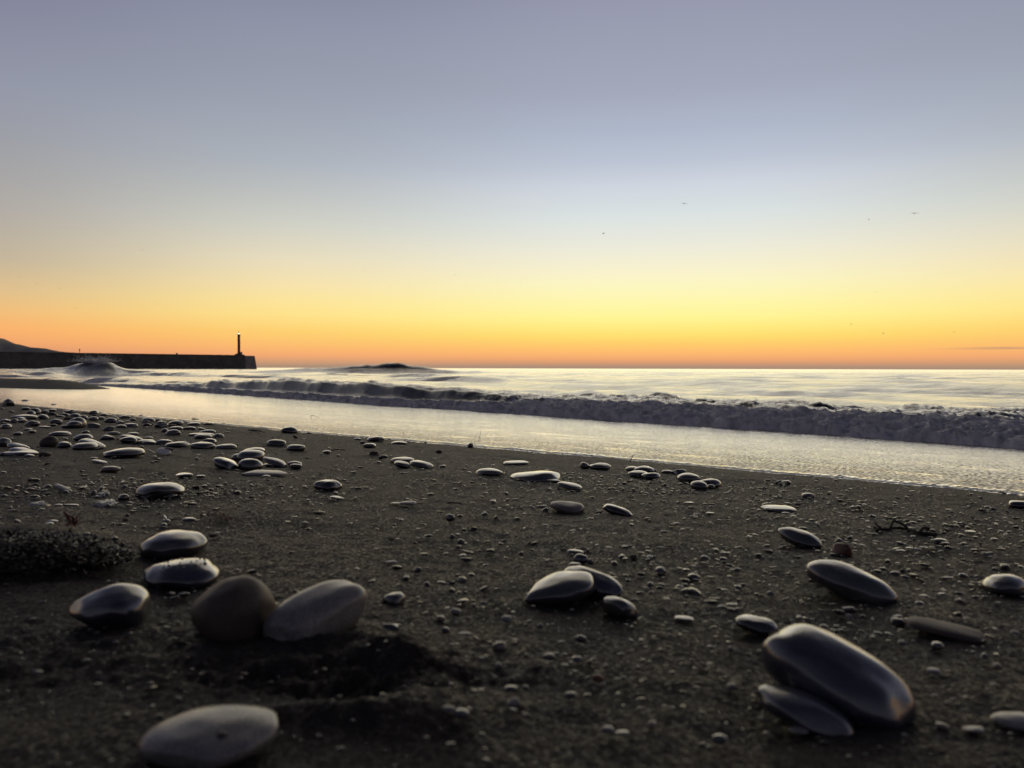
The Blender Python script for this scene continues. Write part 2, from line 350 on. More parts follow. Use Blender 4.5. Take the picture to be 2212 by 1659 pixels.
def film_z(s, n):
    ne, nb = n_edge(s), n_break(s)
    z0 = .35 - .05 * ne; d = n - ne
    w = z0 + .007 * (1 - np.exp(-np.maximum(d, 0) / .04)) + .0005 - np.maximum(d, 0) / (nb - ne) * (z0 - .035)
    return np.where(d < 0, .35 - .05 * n - .02 * sstep(0, .15, -d), np.maximum(w, .015))

def build_film():
    # rows along the shore, columns across it
    ss = [-14.0]
    while ss[-1] < 75: ss.append(ss[-1] + max(.03, .006 * abs(ss[-1] + 2)))
    ss = np.array(ss)
    u = np.concatenate([np.linspace(-.16, .12, 26), .12 + (np.linspace(0, 1, 130)[1:] ** 1.15)])
    S, U = np.meshgrid(ss, u, indexing='ij')
    ne, nb = n_edge(S), n_break(S)
    Nn = np.where(U < .12, ne + U, ne + .12 + (U - .12) * (nb + .9 - ne - .12))
    Z = film_z(S, Nn)
    d = Nn - ne
    Z = Z + sstep(.05, .6, d) * (.0030 * fbm(S * 2.0, Nn * 5, 4.0, 3) + .004 * perlin(S * .35, Nn * 2.2, 1.0))
    Z = Z + .0035 * np.exp(-((d - .06) / .05) ** 2) * (1 + 1.2 * fbm(S * 9, Nn * 9, 0, 2))
    X, Y = xy(S, Nn)
    edge = .15 + .85 * np.exp(-np.maximum(d, 0) / .9)
    foam = .40 * np.exp(-((d - .012) / .018) ** 2) + .20 * np.exp(-np.maximum(d, 0) / .30)
    V = np.stack([X, Y, Z], -1).reshape(-1, 3)
    o = link('shallow_water', mesh_from('shallow_water', V, grid_faces(len(ss), len(u)), [FILM], attrs={'edge': edge, 'foam': foam})); o['kind'] = 'structure'
build_film()

# ------------------------------------------------------------------ the breaking wave
def wave_h(S, m):
    Hc = np.interp(S, [-30, 0, 4, 6, 8, 10, 14, 17, 20, 24, 28, 34], [.25, .255, .26, .27, .31, .385, .42, .40, .31, .18, .09, .0])
    Hc = Hc * (1 + .17 * fbm(S * .55, 1.7, 0, 3)) + .07 * np.exp(-((S - 5.3) / .22) ** 2)
    lo = sstep(20, 28, S)
    p = sstep(5.2, 10, S)
    def prof(pts):
        xs = [a for a, _ in pts]; out = 0
        mm = np.clip(m, xs[0], xs[-1])
        for i in range(len(pts) - 1):
            a, fa = pts[i]; b, fb = pts[i + 1]
            t = np.clip((mm - a) / (b - a), 0, 1); t = t * t * (3 - 2 * t)
            out = out + np.where((mm >= a) & ((mm < b) | (i == len(pts) - 2)), fa + (fb - fa) * t, 0)
        return out
    hf = prof([(-.1, -.06 + 0 * Hc), (.0, .025 + 0 * Hc), (.10, .12 + 0 * Hc), (.34, .185 + 0 * Hc), (.8, .22 + 0 * Hc), (1.7, Hc * .97), (2.4, Hc * .78), (3.6, .10 + 0 * Hc), (5.2, -.10 + 0 * Hc)])
    hw = prof([(-.1, -.06 + 0 * Hc), (.0, .025 + 0 * Hc), (.10, .08 + 0 * Hc), (.34, .125 + 0 * Hc), (.62, Hc * .42), (.82, Hc * .93), (.98, Hc), (1.3, Hc * .93), (2.8, .12 + 0 * Hc), (5.2, -.10 + 0 * Hc)])
    h = hf * (1 - p) + hw * p
    return np.where(m > 0, h * (1 - lo) + lo * np.minimum(h, .05 + Hc * .6), h), p

def build_breaker():
    ss = [-7.0]
    while ss[-1] < 34: ss.append(ss[-1] + max(.014, .0030 * (abs(ss[-1]) + 4)))
    ss = np.array(ss)
    m = np.concatenate([np.linspace(-.1, .9, 84), np.linspace(.9, 5.2, 120)[1:]])
    S, Mm = np.meshgrid(ss, m, indexing='ij')
    h, p = wave_h(S, Mm)
    Nn = n_break(S) + Mm
    # turbulent billows, strongest on the foaming front
    front = np.exp(-np.maximum(Mm - .35, 0) / 1.1)
    turb = (1 - p) * (.35 + .65 * front) * (1 - sstep(2.6, 4.4, Mm)) + p * (np.exp(-(np.maximum(Mm - .30, 0) / .16) ** 2) + .22 * np.exp(-((Mm - .98) / .12) ** 2))
    turb = turb * sstep(-.03, .06, Mm) * (1 - .7 * sstep(20, 28, S))
    B = billow(S * 2.3, Nn * 3.4, h * 5, 4, .55)
    B2 = billow(S * 14, Nn * 14, h * 16, 3, .6)
    h2 = h + turb * (.085 * (B - .35) + .024 * (B2 - .3))
    Nn2 = Nn - turb * sstep(-.02, .1, Mm) * (.11 * (B - .3) + .03 * (B2 - .3)) * (1 - sstep(.4, 1.2, Mm))
    h2 = h2 + p * .03 * (fbm(S * 1.4, Nn * 2.0, 3.0, 3)) * sstep(.3, .8, Mm) + (1 - p) * .05 * fbm(S * 1.0, Nn * 2.4, 6.0, 3) * sstep(.6, 1.2, Mm) * (1 - sstep(3, 4.6, Mm))
    # spiky broken lip
    lip = np.exp(-((Mm - .97) / .10) ** 2) * p + np.exp(-((Mm - 1.5) / .25) ** 2) * (1 - p)
    h2 = h2 + lip * .04 * np.clip(fbm(S * 2.3, Nn * 3, 0, 5, .6), -.3, 2)
    X, Y = xy(S, Nn2)
    st = fbm(S * 1.3 - Nn * .8, Nn * 4.2, 2.0, 4)      # streaks of spent foam
    foam = (1 - p) * (1.0 * (1 - sstep(.5, 1.15, Mm)) + .17 + .42 * st) + p * (1.15 * (1 - sstep(.30, .46, Mm)) + .06 * np.exp(-((Mm - 1.0) / .06) ** 2) - .18 + .26 * st)
    foam = foam + sstep(18, 26, S) * .15
    foam = np.clip(foam, 0, 1)
    V = np.stack([X, Y, h2], -1).reshape(-1, 3)
    o = link('breaking_wave', mesh_from('breaking_wave', V, grid_faces(len(ss), len(m)), [SEA], attrs={'foam': foam})); o['kind'] = 'structure'
build_breaker()

# ------------------------------------------------------------------ open sea with two far swells
def build_sea():
    th = np.concatenate([np.radians(np.linspace(-50, 50, 560))])
    th = np.concatenate([np.radians(np.linspace(-120, -51, 24)), th, np.radians(np.linspace(51, 120, 24))])
    r = np.concatenate([np.exp(np.linspace(np.log(7), np.log(220), 780)), np.exp(np.linspace(np.log(224), np.log(45000), 70))])
    TH, RR = np.meshgrid(th, r)
    X, Y = RR * np.sin(TH), RR * np.cos(TH)
    s, n = sn(X, Y)
    m = n - n_break(s)
    Z = 0 * X
    for lam, amp, ang, cut in ((14, .10, 42, 500), (9, .085, 58, 300), (5.2, .065, 30, 180), (3.1, .048, 62, 110), (1.7, .026, 48, 60), (1.0, .014, 15, 34), (.6, .007, 70, 18)):
        dx, dy = math.sin(R(ang)), math.cos(R(ang))
        ph = (X * dx + Y * dy) * 2 * math.pi / lam + 3.2 * perlin(X / lam / 2.4, Y / lam / 2.4, lam)
        env = .55 + .9 * np.clip(perlin(X / lam / 3, Y / lam / 3, 5 + lam) + .2, 0, 1)
        Z = Z + amp * env * (1 - np.abs(np.sin(ph / 2)) * 1.6 + .3) * (1 - sstep(cut * .6, cut, RR))
    foam = np.zeros_like(Z)
    st = fbm(X * .22, Y * .9, 3.0, 5)
    Z = Z - .0
    # dark swell rising above the skyline
    c = at(846, 796, 96)
    dx, dy = X - c[0], Y - c[1]
    lat = np.interp(dx, [-30, -16, -11, -8.2, -6.0, -3.1, -2, -.8, 0, .8, 2.3, 3.8, 5.4, 9, 14, 30], [0, .30, .52, .62, .78, 1.10, 1.05, 1.25, 1.36, 1.28, 1.02, .95, .62, .30, .12, 0]) * (1 + .05 * perlin(dx * .9, 4.4))
    dyy = dy + .06 * dx
    w1 = lat * np.where(dyy < 0, np.exp(-(np.abs(dyy) / 1.2) ** 1.2), np.exp(-(dyy / 6.0) ** 2))
    Z = Z + w1
    foam = foam + np.where(dyy < -.8, .42, 0) * sstep(.06, .2, w1) * (1 - sstep(.3, .5, w1)) * (1 + .8 * st)
    # peaking swell throwing spray, near the breakwater
    c = at(206, 796, 60)
    dx, dy = X - c[0], Y - c[1]
    lat = np.interp(dx, [-14, -8, -4.5, -2.6, -1.2, -.4, .1, .5, 1.0, 1.8, 3.0, 6, 12], [0, .22, .45, .62, .98, 1.20, 1.10, 1.13, 1.05, .60, .35, .18, 0])
    w2 = lat * np.where(dy < 0, np.exp(-(np.abs(dy) / 1.7) ** 1.15), np.exp(-(dy / 3.0) ** 2))
    Z = Z + w2 * (1 + .10 * fbm(X * 1.2, Y * 1.2, 2, 3))
    foam = foam + sstep(.12, .45, w2) * (-.12 + .34 * st) + .5 * sstep(1.0, 1.12, w2)
    # low broken lines of foam between the swells on the left
    z_l = sstep(16, 26, s) * (1 - sstep(60, 95, RR))
    for k, (n0, hh, w) in enumerate(((15.5, .13, .7), (20, .17, .9), (27, .20, 1.2), (36, .25, 1.6))):
        q = n - n0 - .06 * (s - 20) - 1.0 * perlin(s * .08, k * 3.1)
        e = np.clip(.55 + 1.1 * perlin(s * .12, 5 + 2.7 * k), 0, 1.2) * z_l
        Z = Z + hh * e * np.where(q < 0, np.exp(-(q / w / .4) ** 2), np.exp(-(q / w / 1.6) ** 2))
        foam = foam + e * .42 * np.exp(-((q + .3 * w) / w) ** 2)
    foam = foam + z_l * (.05 + .42 * st)
    foam = foam + (1 - sstep(2, 7, m)) * .20 * (1 + st)
    foam = np.clip(foam, 0, .75)
    tuck = sstep(1.4, 3.4, m)
    Z = np.where(m < 3.4, Z * tuck - .32 * (1 - tuck), Z)
    Z = np.where(m < 0, -.5 - .02 * np.abs(m), Z)
    Z = np.where(s > 45, Z * (1 - sstep(45, 60, s) * (n < 20)), Z)
    V = np.stack([X, Y, Z], -1).reshape(-1, 3)
    o = link('sea', mesh_from('sea', V, grid_faces(len(r), len(th)), [SEA], attrs={'foam': foam})); o['kind'] = 'structure'
build_sea()

# spray thrown up by the peaking swell: fine droplets
def droplets(name, centre, size, count, rad, label, cat, top):
    V, F = [], []
    base = np.array([(1, 0, 0), (-1, 0, 0), (0, 1, 0), (0, -1, 0), (0, 0, 1), (0, 0, -1)], float)
    fc = [(0, 2, 4), (2, 1, 4), (1, 3, 4), (3, 0, 4), (2, 0, 5), (1, 2, 5), (3, 1, 5), (0, 3, 5)]
    for i in range(count):
        a = rng.normal(size=3) * size * .5; a[2] = abs(a[2])
        if top is not None: a[2] = top(a[0]) + rng.exponential(size[2] * .45)
        k = len(V); rr = rad * rng.uniform(.5, 1.3)
        V += list(base * rr + centre + a); F += [tuple(k + q for q in f) for f in fc]
    m, nt, b = new_mat('sea spray'); b.inputs['Base Color'].default_value = (.85, .84, .84, 1); b.inputs['Roughness'].default_value = .4
    tl = N(nt, 'ShaderNodeBsdfTranslucent'); tl.inputs['Color'].default_value = (.95, .95, .95, 1); ms = N(nt, 'ShaderNodeMixShader'); ms.inputs[0].default_value = .6; nt.links.new(b.outputs[0], ms.inputs[1]); nt.links.new(tl.outputs[0], ms.inputs[2]); nt.links.new(ms.outputs[0], nt.nodes['Material Output'].inputs['Surface'])
    o = link(name, mesh_from(name, np.array(V), F, [m])); o['kind'] = 'stuff'; o['label'] = label; o['category'] = cat
    return o
c = at(206, 796, 60.2)
droplets('sea_spray', np.array([c[0], c[1], 1.02]), np.array([1.3, .7, .26]), 2600, .024, 'white spray blown off the peaking swell before the stone breakwater', 'spray', lambda x: .16 * (abs(x) > .35) - .02)

# ------------------------------------------------------------------ hill
def build_hill():
    prof = [(-900, 560), (-600, 610), (-300, 668), (-150, 700), (0, 730.4), (30, 741.7), (37, 742.4), (64, 749.2), (96, 751.4), (108, 754.4), (127, 758), (165, 761.6), (200, 764.4), (240, 768.5), (290, 776), (330, 786), (370, 799)]
    D = 3400.0
    V = []; nx = 260; ny = 40
    pxs = np.linspace(-900, 372, nx)
    for j in range(ny):
        v = j / (ny - 1)                     # 0 front foot .. 1 behind
        for px in pxs:
            py = np.interp(px, [a for a, _ in prof], [b for _, b in prof])
            top = at(px, py, D); hz = max(top[2], 1)
            dd = D - hz * 2.4 * (1 - v * 2) if v < .5 else D + hz * 3.0 * (v * 2 - 1)
            hh = hz * (math.sin(math.pi * .5 * (v * 2)) ** 1.2 if v < .5 else math.cos(math.pi * .5 * (v * 2 - 1)))
            x = top[0] * (1 + (dd - D) / D * .3)
            nn = float(fbm(x / 120, dd / 120, 0, 3)) * hz * .06 * math.sin(math.pi * v) * (0 if abs(v - .5) < .04 else 1)
            V.append((x, dd, hh + nn - 2.0))
    m, nt, b = new_mat('far grassy hillside paled for haze'); b.inputs['Roughness'].default_value = .95; b.inputs['Specular IOR Level'].default_value = 0
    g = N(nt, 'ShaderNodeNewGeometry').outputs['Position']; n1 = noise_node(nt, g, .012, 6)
    nt.links.new(ramp(nt, n1.outputs[0], [(.35, (.30, .29, .26)), (.65, (.42, .40, .35))]).outputs[0], b.inputs['Base Color'])  # hillside colour raised to stand in for the paling of haze
    o = link('hill', mesh_from('hill', V, grid_faces(ny, nx), [m])); o['kind'] = 'structure'
build_hill()

# ------------------------------------------------------------------ breakwater with its light
def prism(name, bottom, top, mats, parent=None, nsub=1):
    k = len(bottom); V = list(bottom) + list(top)
    F = [tuple(range(k - 1, -1, -1)), tuple(range(k, 2 * k))] + [(i, (i + 1) % k, k + (i + 1) % k, k + i) for i in range(k)]
    return link(name, mesh_from(name, V, F, mats, smooth=False), parent)
def masonry():
    m, nt, b = new_mat('weathered harbour masonry'); b.inputs['Roughness'].default_value = .85
    tc = N(nt, 'ShaderNodeTexCoord'); n1 = noise_node(nt, tc.outputs['Object'], .25, 6, .6)
    br = N(nt, 'ShaderNodeTexBrick'); br.inputs['Scale'].default_value = .35; br.inputs['Color1'].default_value = (.13, .12, .105, 1); br.inputs['Color2'].default_value = (.17, .155, .13, 1); br.inputs['Mortar'].default_value = (.07, .065, .06, 1)
    mp = N(nt, 'ShaderNodeMapping'); mp.inputs['Rotation'].default_value = (R(90), 0, 0); nt.links.new(tc.outputs['Object'], mp.inputs[0]); nt.links.new(mp.outputs[0], br.inputs['Vector'])
    mx = N(nt, 'ShaderNodeMix', data_type='RGBA', blend_type='MULTIPLY'); mx.inputs['Factor'].default_value = 1
    r = ramp(nt, n1.outputs[0], [(.3, g3(.6)), (.7, g3(1.2))]); nt.links.new(br.outputs[0], mx.inputs['A']); nt.links.new(r.outputs[0], mx.inputs['B']); nt.links.new(mx.outputs['Result'], b.inputs['Base Color'])
    return m
STONE = masonry()
def lathe(name, rings, mat, parent, seg=20, off=(0, 0, 0), smooth=True):
    V = []; 
    for r_, z in rings:
        for k in range(seg):
            a = 2 * math.pi * k / seg; V.append((off[0] + r_ * math.cos(a), off[1] + r_ * math.sin(a), off[2] + z))
    F = [(i * seg + k, i * seg + (k + 1) % seg, (i + 1) * seg + (k + 1) % seg, (i + 1) * seg + k) for i in range(len(rings) - 1) for k in range(seg)]
    F += [tuple(range(seg - 1, -1, -1)), tuple((len(rings) - 1) * seg + k for k in range(seg))]
    return link(name, mesh_from(name, V, F, [mat], smooth=smooth), parent)
def build_breakwater():
    C = at(531, 796, 385); E = at(556.6, 796, 391)
    L = at(0, 793, 317); d = (L - C); d[2] = 0; u = d / np.linalg.norm(d)
    back = np.array([-u[1], u[0], 0]); back = back if back[1] > 0 else -back
    far = C + u * 430
    root = empty('breakwater', (C[0], C[1], 0))
    o0 = np.array([C[0], C[1], 0])
    P = lambda v, z: (v[0] - o0[0], v[1] - o0[1], z)
    top = 6.75
    cap = C - u * 1.0
    G = E + back * 12; Gc = C + back * 12
    def inset(v, k): 
        cc = (C + E + G + Gc) / 4; w = cc - v; w[2] = 0; return v + w / np.linalg.norm(w) * k
    # main wall
    wall = prism('wall', [P(far, -2), P(C, -2), P(Gc, -2), P(far + back * 12, -2)], [P(far + back * .9, top), P(C + back * .9, top), P(Gc - back * .9, top), P(far + back * 11.1, top)], [STONE], root)
    # round-nosed head, its colour painted paler for the end turned to the glow
    m2, nt, b = new_mat('harbour head paled for glow'); b.inputs['Base Color'].default_value = (.24, .21, .20, 1); b.inputs['Roughness'].default_value = .8
    g = N(nt, 'ShaderNodeTexCoord').outputs['Object']; n1 = noise_node(nt, g, .6, 5); nt.links.new(ramp(nt, n1.outputs[0], [(.3, (.16, .14, .135)), (.7, (.27, .24, .23))]).outputs[0], b.inputs['Base Color'])
    eps = -u * .02
    hd = prism('head', [P(C + eps, -2), P(E, -2), P(G, -2), P(Gc + eps, -2)], [P(C + back * .9 + eps, top), P(inset(E, 1.7), top), P(inset(G, 1.7), top), P(Gc - back * .9 + eps, top)], [m2], root)
    cop = prism('coping', [P(far + back * .7, top + .003), P(C + back * .7, top + .003), P(C + back * 2.4, top + .003), P(far + back * 2.4, top + .003)], [P(far + back * .7, top + .45), P(C + back * .7, top + .25), P(C + back * 2.4, top + .25), P(far + back * 2.4, top + .45)], [STONE], root)
    tag(root, 'long dark stone harbour breakwater reaching out into the sea under the hill', 'breakwater')
    # light tower
    b0 = at(516.3, 796, 392); tw = empty('light_tower', (b0[0], b0[1], top + .3))
    dk, nt, b = new_mat('dark painted tower'); b.inputs['Base Color'].default_value = (.13, .10, .075, 1); b.inputs['Roughness'].default_value = .6
    lathe('plinth', [(2.6, -.3), (2.3, .25), (1.4, .75), (.95, .95)], STONE, tw)
    lathe('tower', [(.68, .9), (.66, 5), (.64, 10.4), (.78, 10.45), (.78, 10.65), (.7, 10.68)], dk, tw)
    lm, nt, b = new_mat('lit harbour lamp'); b.inputs['Base Color'].default_value = (.9, .9, .8, 1); b.inputs['Emission Color'].default_value = (1, .97, .80, 1); b.inputs['Emission Strength'].default_value = 1.6
    ln = lathe('lantern', [(.36, 10.7), (.42, 10.8), (.42, 11.2), (.34, 11.3)], lm, tw)
    lathe('lantern_roof', [(.5, 11.31), (.44, 11.4), (.1, 11.65), (.05, 12.4)], dk, tw)
    h = b0 - o0 * 0
    m3 = dk
    def bx(name, x0, x1, y0, y1, z0, z1): 
        return prism(name, [(x0, y0, z0), (x1, y0, z0), (x1, y1, z0), (x0, y1, z0)], [(x0, y0, z1), (x1, y0, z1), (x1, y1, z1), (x0, y1, z1)], [m3], tw)
    bx('cabinet', .9, 1.55, -.4, .5, .4, 1.7)
    tag(tw, 'slim round light tower with a glowing lamp standing at the end of the breakwater', 'lighthouse')
    # a bollard and a walker on the wall
    q = at(692, 768, 352)
    tt = 352.0; d_ = ray(382, 796)
    bl = lathe('bollard', [(.35, 0), (.3, .5), (.45, .6), (.45, .85), (.2, .9)], STONE, None)
    Lp = C + u * ((C[0] - at(382, 796, 357)[0]) / (-u[0])) + back * 4
    bl.location = (at(382, 796, Lp[1])[0], Lp[1], top)
    tag(bl, 'small dark mooring post on top of the breakwater wall', 'bollard')
    return C, u, back, top
BW = build_breakwater()

def skin_obj(name, joints, edges, mat, parent=None, levels=1):
    me = bpy.data.meshes.new(name); me.from_pydata([j[0] for j in joints], edges, [])
    me.materials.append(mat)
    o = link(name, me, parent)
    md = o.modifiers.new('skin', 'SKIN'); md.use_smooth_shade = True
    for v, j in zip(me.skin_vertices[0].data, joints): v.radius = (j[1], j[1]) if not isinstance(j[1], tuple) else j[1]
    me.skin_vertices[0].data[0].use_root = True
    sd_ = o.modifiers.new('sub', 'SUBSURF'); sd_.levels = levels; sd_.render_levels = levels
    return o
def build_person():
    C, u, back, top = BW
    m, nt, b = new_mat('dark winter coat'); b.inputs['Base Color'].default_value = (.03, .03, .035, 1)
    Lp = C + u * ((at(170, 796, 335)[0] - C[0]) / u[0]) + back * 1.6
    J = [((0, 0, .95), .14), ((0, 0, 1.2), (.17, .12)), ((0, 0, 1.42), (.18, .12)), ((0, 0, 1.55), .06), ((0, .0, 1.64), .10), ((0, 0, 1.75), .10),
         ((-.2, 0, 1.4), .06), ((-.27, .05, 1.12), .05), ((-.25, -.08, .88), .04), ((.2, 0, 1.4), .06), ((.27, -.03, 1.12), .05), ((.26, -.14, .90), .04),
         ((-.10, 0, .85), .10), ((-.12, -.08, .48), .07), ((-.12, .06, .08), .05), ((-.12, -.10, .04), .045),
         ((.10, 0, .85), .10), ((.12, .10, .48), .07), ((.12, .18, .08), .05), ((.12, .03, .04), .045)]
    Ed = [(0, 1), (1, 2), (2, 3), (3, 4), (4, 5), (2, 6), (6, 7), (7, 8), (2, 9), (9, 10), (10, 11), (0, 12), (12, 13), (13, 14), (14, 15), (0, 16), (16, 17), (17, 18), (18, 19)]
    o = skin_obj('person', J, Ed, m)
    o.location = (Lp[0], Lp[1], top + .44); o.rotation_euler = (0, 0, R(70))
    tag(o, 'distant person in dark clothes walking along the top of the breakwater', 'person')
build_person()

# ------------------------------------------------------------------ gulls
def build_gulls():
    m, nt, b = new_mat('grey gull feathers'); b.inputs['Base Color'].default_value = (.16, .16, .17, 1); b.inputs['Roughness'].default_value = .8
    def gull(span, raise_, sweep):
        V, F = [], []
        # body
        seg = 8; rings = [(-.20, .008), (-.14, .035), (-.05, .055), (.05, .05), (.13, .03), (.17, .035), (.20, .02), (.235, .004)]
        for y, r_ in rings:
            for k in range(seg):
                a = 2 * math.pi * k / seg; V.append((r_ * math.cos(a), y, r_ * math.sin(a) + (.01 if y > .12 else 0)))
        F += [(i * seg + k, i * seg + (k + 1) % seg, (i + 1) * seg + (k + 1) % seg, (i + 1) * seg + k) for i in range(len(rings) - 1) for k in range(seg)]
        F += [tuple(range(seg)), tuple((len(rings) - 1) * seg + k for k in range(seg))]
        # tail
        k0 = len(V); V += [(-.02, -.16, .01), (.02, -.16, .01), (.07, -.33, .0), (-.07, -.33, .0), (-.02, -.16, -.005), (.02, -.16, -.005), (.07, -.33, -.012), (-.07, -.33, -.012)]
        F += [(k0, k0 + 1, k0 + 2, k0 + 3), (k0 + 4, k0 + 7, k0 + 6, k0 + 5), (k0, k0 + 4, k0 + 5, k0 + 1), (k0 + 1, k0 + 5, k0 + 6, k0 + 2), (k0 + 2, k0 + 6, k0 + 7, k0 + 3), (k0 + 3, k0 + 7, k0 + 4, k0)]
        st = [(0.0, .03, 0.0, .16, .03), (.35, .05, raise_ * .9, .15, .022), (.6, .03, raise_, .11, .016), (.85, -.04 - sweep * .4, raise_ * .72, .07, .010), (1.0, -.12 - sweep, raise_ * .45, .012, .004)]
        for sd_ in (-1, 1):
            k0 = len(V)
            for f_, yc, z, ch, tk in st:
                x = sd_ * (.03 + f_ * span / 2)
                V += [(x, yc + ch / 2, z), (x, yc, z + tk), (x, yc - ch / 2, z - .005), (x, yc, z - tk * .3)]
            for i in range(len(st) - 1):
                for q in range(4): F.append((k0 + i * 4 + q, k0 + i * 4 + (q + 1) % 4, k0 + i * 4 + 4 + (q + 1) % 4, k0 + i * 4 + 4 + q))
            F.append(tuple(k0 + q for q in range(4))); F.append(tuple(k0 + (len(st) - 1) * 4 + q for q in range(4)))
        return mesh_from('gull', V, F, [m])
    A, B, Cc = gull(1.3, .09, .06), gull(1.1, .26, .12), gull(1.2, .16, .05)
    G = [(1478, 440, 130, A, 8, 6, 'gliding gull with its wings spread flat, high over the middle of the sea'),
         (1975.5, 461, 118, A, -3, 2, 'gull gliding head on with level wings, the bird with the broadest span'),
         (1877, 475, 250, B, 60, 12, 'tiny banking gull just below the widest gliding gull'),
         (1304, 505, 190, B, 50, -15, 'small turning gull with raised wings above the yellow glow'),
         (308, 540, 210, Cc, 30, 5, 'single small gull in the pale sky high over the hillside'),
         (787, 586, 300, Cc, 20, -6, 'tiny far gull alone in the pale sky over the dark swell'),
         (985, 594, 330, A, 0, 4, 'faint far gull between the dark swell and the yellow glow'),
         (41, 599, 320, B, 30, 10, 'faint gull over the hill, highest of the four above it'),
         (80, 613, 300, Cc, 10, 0, 'faint gull over the hill, second highest of the four above it'),
         (130, 623, 290, A, -10, 0, 'faint gull over the hill, third highest of the four above it'),
         (164, 665, 310, Cc, 15, 9, 'faint gull just above the hill, lowest of the four above it'),
         (1893, 631, 330, A, 0, 0, 'very faint gull in the yellow sky below the widest gliding gull'),
         (1838.6, 701, 290, B, 80, 0, 'tiny gull seen end on, low in the yellow sky'),
         (1908, 721, 280, B, 85, 20, 'tiny dark gull lowest of the birds right of the glow'),
         (2061, 718, 330, Cc, 25, 0, 'faint gull close above the thin dusky cloud streak'),
         (842, 621, 340, A, 5, 3, 'faint far gull straight above the crest of the dark swell')]
    for px, py, t, me, rz, ry, lab in G:
        o = link('gull', me); o.location = at(px, py, t); o.rotation_euler = (R(random.uniform(-6, 6)), R(ry), R(rz)); tag(o, lab, 'gull', 'gulls over the sea')
build_gulls()

# ------------------------------------------------------------------ pebbles
def ico(sub):
    import bmesh
    bm = bmesh.new(); bmesh.ops.create_icosphere(bm, subdivisions=sub, radius=1)
    V = np.array([v.co[:] for v in bm.verts]); F = np.array([[v.index for v in f.verts] for f in bm.faces]); bm.free(); return V, F
ICO = {k: ico(k) for k in (1, 2, 3, 4)}
def stone_shape(sub, seed, kind='oval'):
    """unit pebble (x long, y wide, z thick), each its own lumps, taper and flats"""
    V, F = ICO[sub]; V = V.copy(); r = np.random.default_rng(seed)
    e = {'oval': 1.0, 'round': 1.0, 'flat': .80, 'long': .60, 'block': .62, 'bent': .80, 'egg': 1.0, 'wedge': .9, 'slab': .8}[kind]
    V = np.sign(V) * np.abs(V) ** np.array([e, 1.0 if e > .9 else (e + 1) / 2, .5 if kind == 'slab' else .92 if kind != 'block' else .7])
    o = r.uniform(0, 90, 3)
    n1 = perlin(V[:, 0] * .8 + o[0], V[:, 1] * .8 + o[1], V[:, 2] * .8 + o[2]); n2 = perlin(V[:, 0] * 2 + o[1], V[:, 1] * 2 + o[2], V[:, 2] * 2 + o[0])
    k = .16 if kind != 'block' else .2
    n3 = perlin(V[:, 0] * 4.5 + o[2], V[:, 1] * 4.5 + o[0], V[:, 2] * 4.5 + o[1])
    V *= (1 + k * n1 + .055 * n2 + .010 * n3)[:, None]
    for _ in range(0 if kind == 'long' else 3):
        d = r.normal(size=3); d[2] *= .6; d /= np.linalg.norm(d); V -= (np.clip(V @ d - r.uniform(.84, .96), 0, None) * .75)[:, None] * d
    t = {'egg': .30, 'wedge': .42}.get(kind, r.uniform(-.14, .14))
    V[:, 1] *= 1 + t * V[:, 0]; V[:, 2] *= 1 + t * .9 * V[:, 0]
    if kind == 'bent':
        V[:, 1] += .30 * (V[:, 0] ** 2 - .4); V[:, 2] += .16 * np.sin(V[:, 0] * 2.6 + r.uniform(0, 1))
    if kind in ('block', 'wedge'):
        for _ in range(7):
            d = r.normal(size=3); d /= np.linalg.norm(d); h = r.uniform(.62, .85)
            q = V @ d - h; V -= np.clip(q, 0, None)[:, None] * d * .93
    return V, F

CFG = {'R1': (0, 1200, .5425), 'R2': (0, 1500, .4219), 'R3': (900, 1500, .4521), 'R4': (1900, 1700, .4973), 'R5': (3000, 1800, .4557), 'R6': (0, 2000, .6781), 'R7': (1500, 2200, .6329), 'R8': (2700, 2200, .5913)}
KS = W / 4008
def to_disp(reg, b):
    ox, oy, k = CFG[reg]; return np.array([(ox + b[0] * k) * KS, (oy + b[1] * k) * KS, (ox + b[2] * k) * KS, (oy + b[3] * k) * KS])

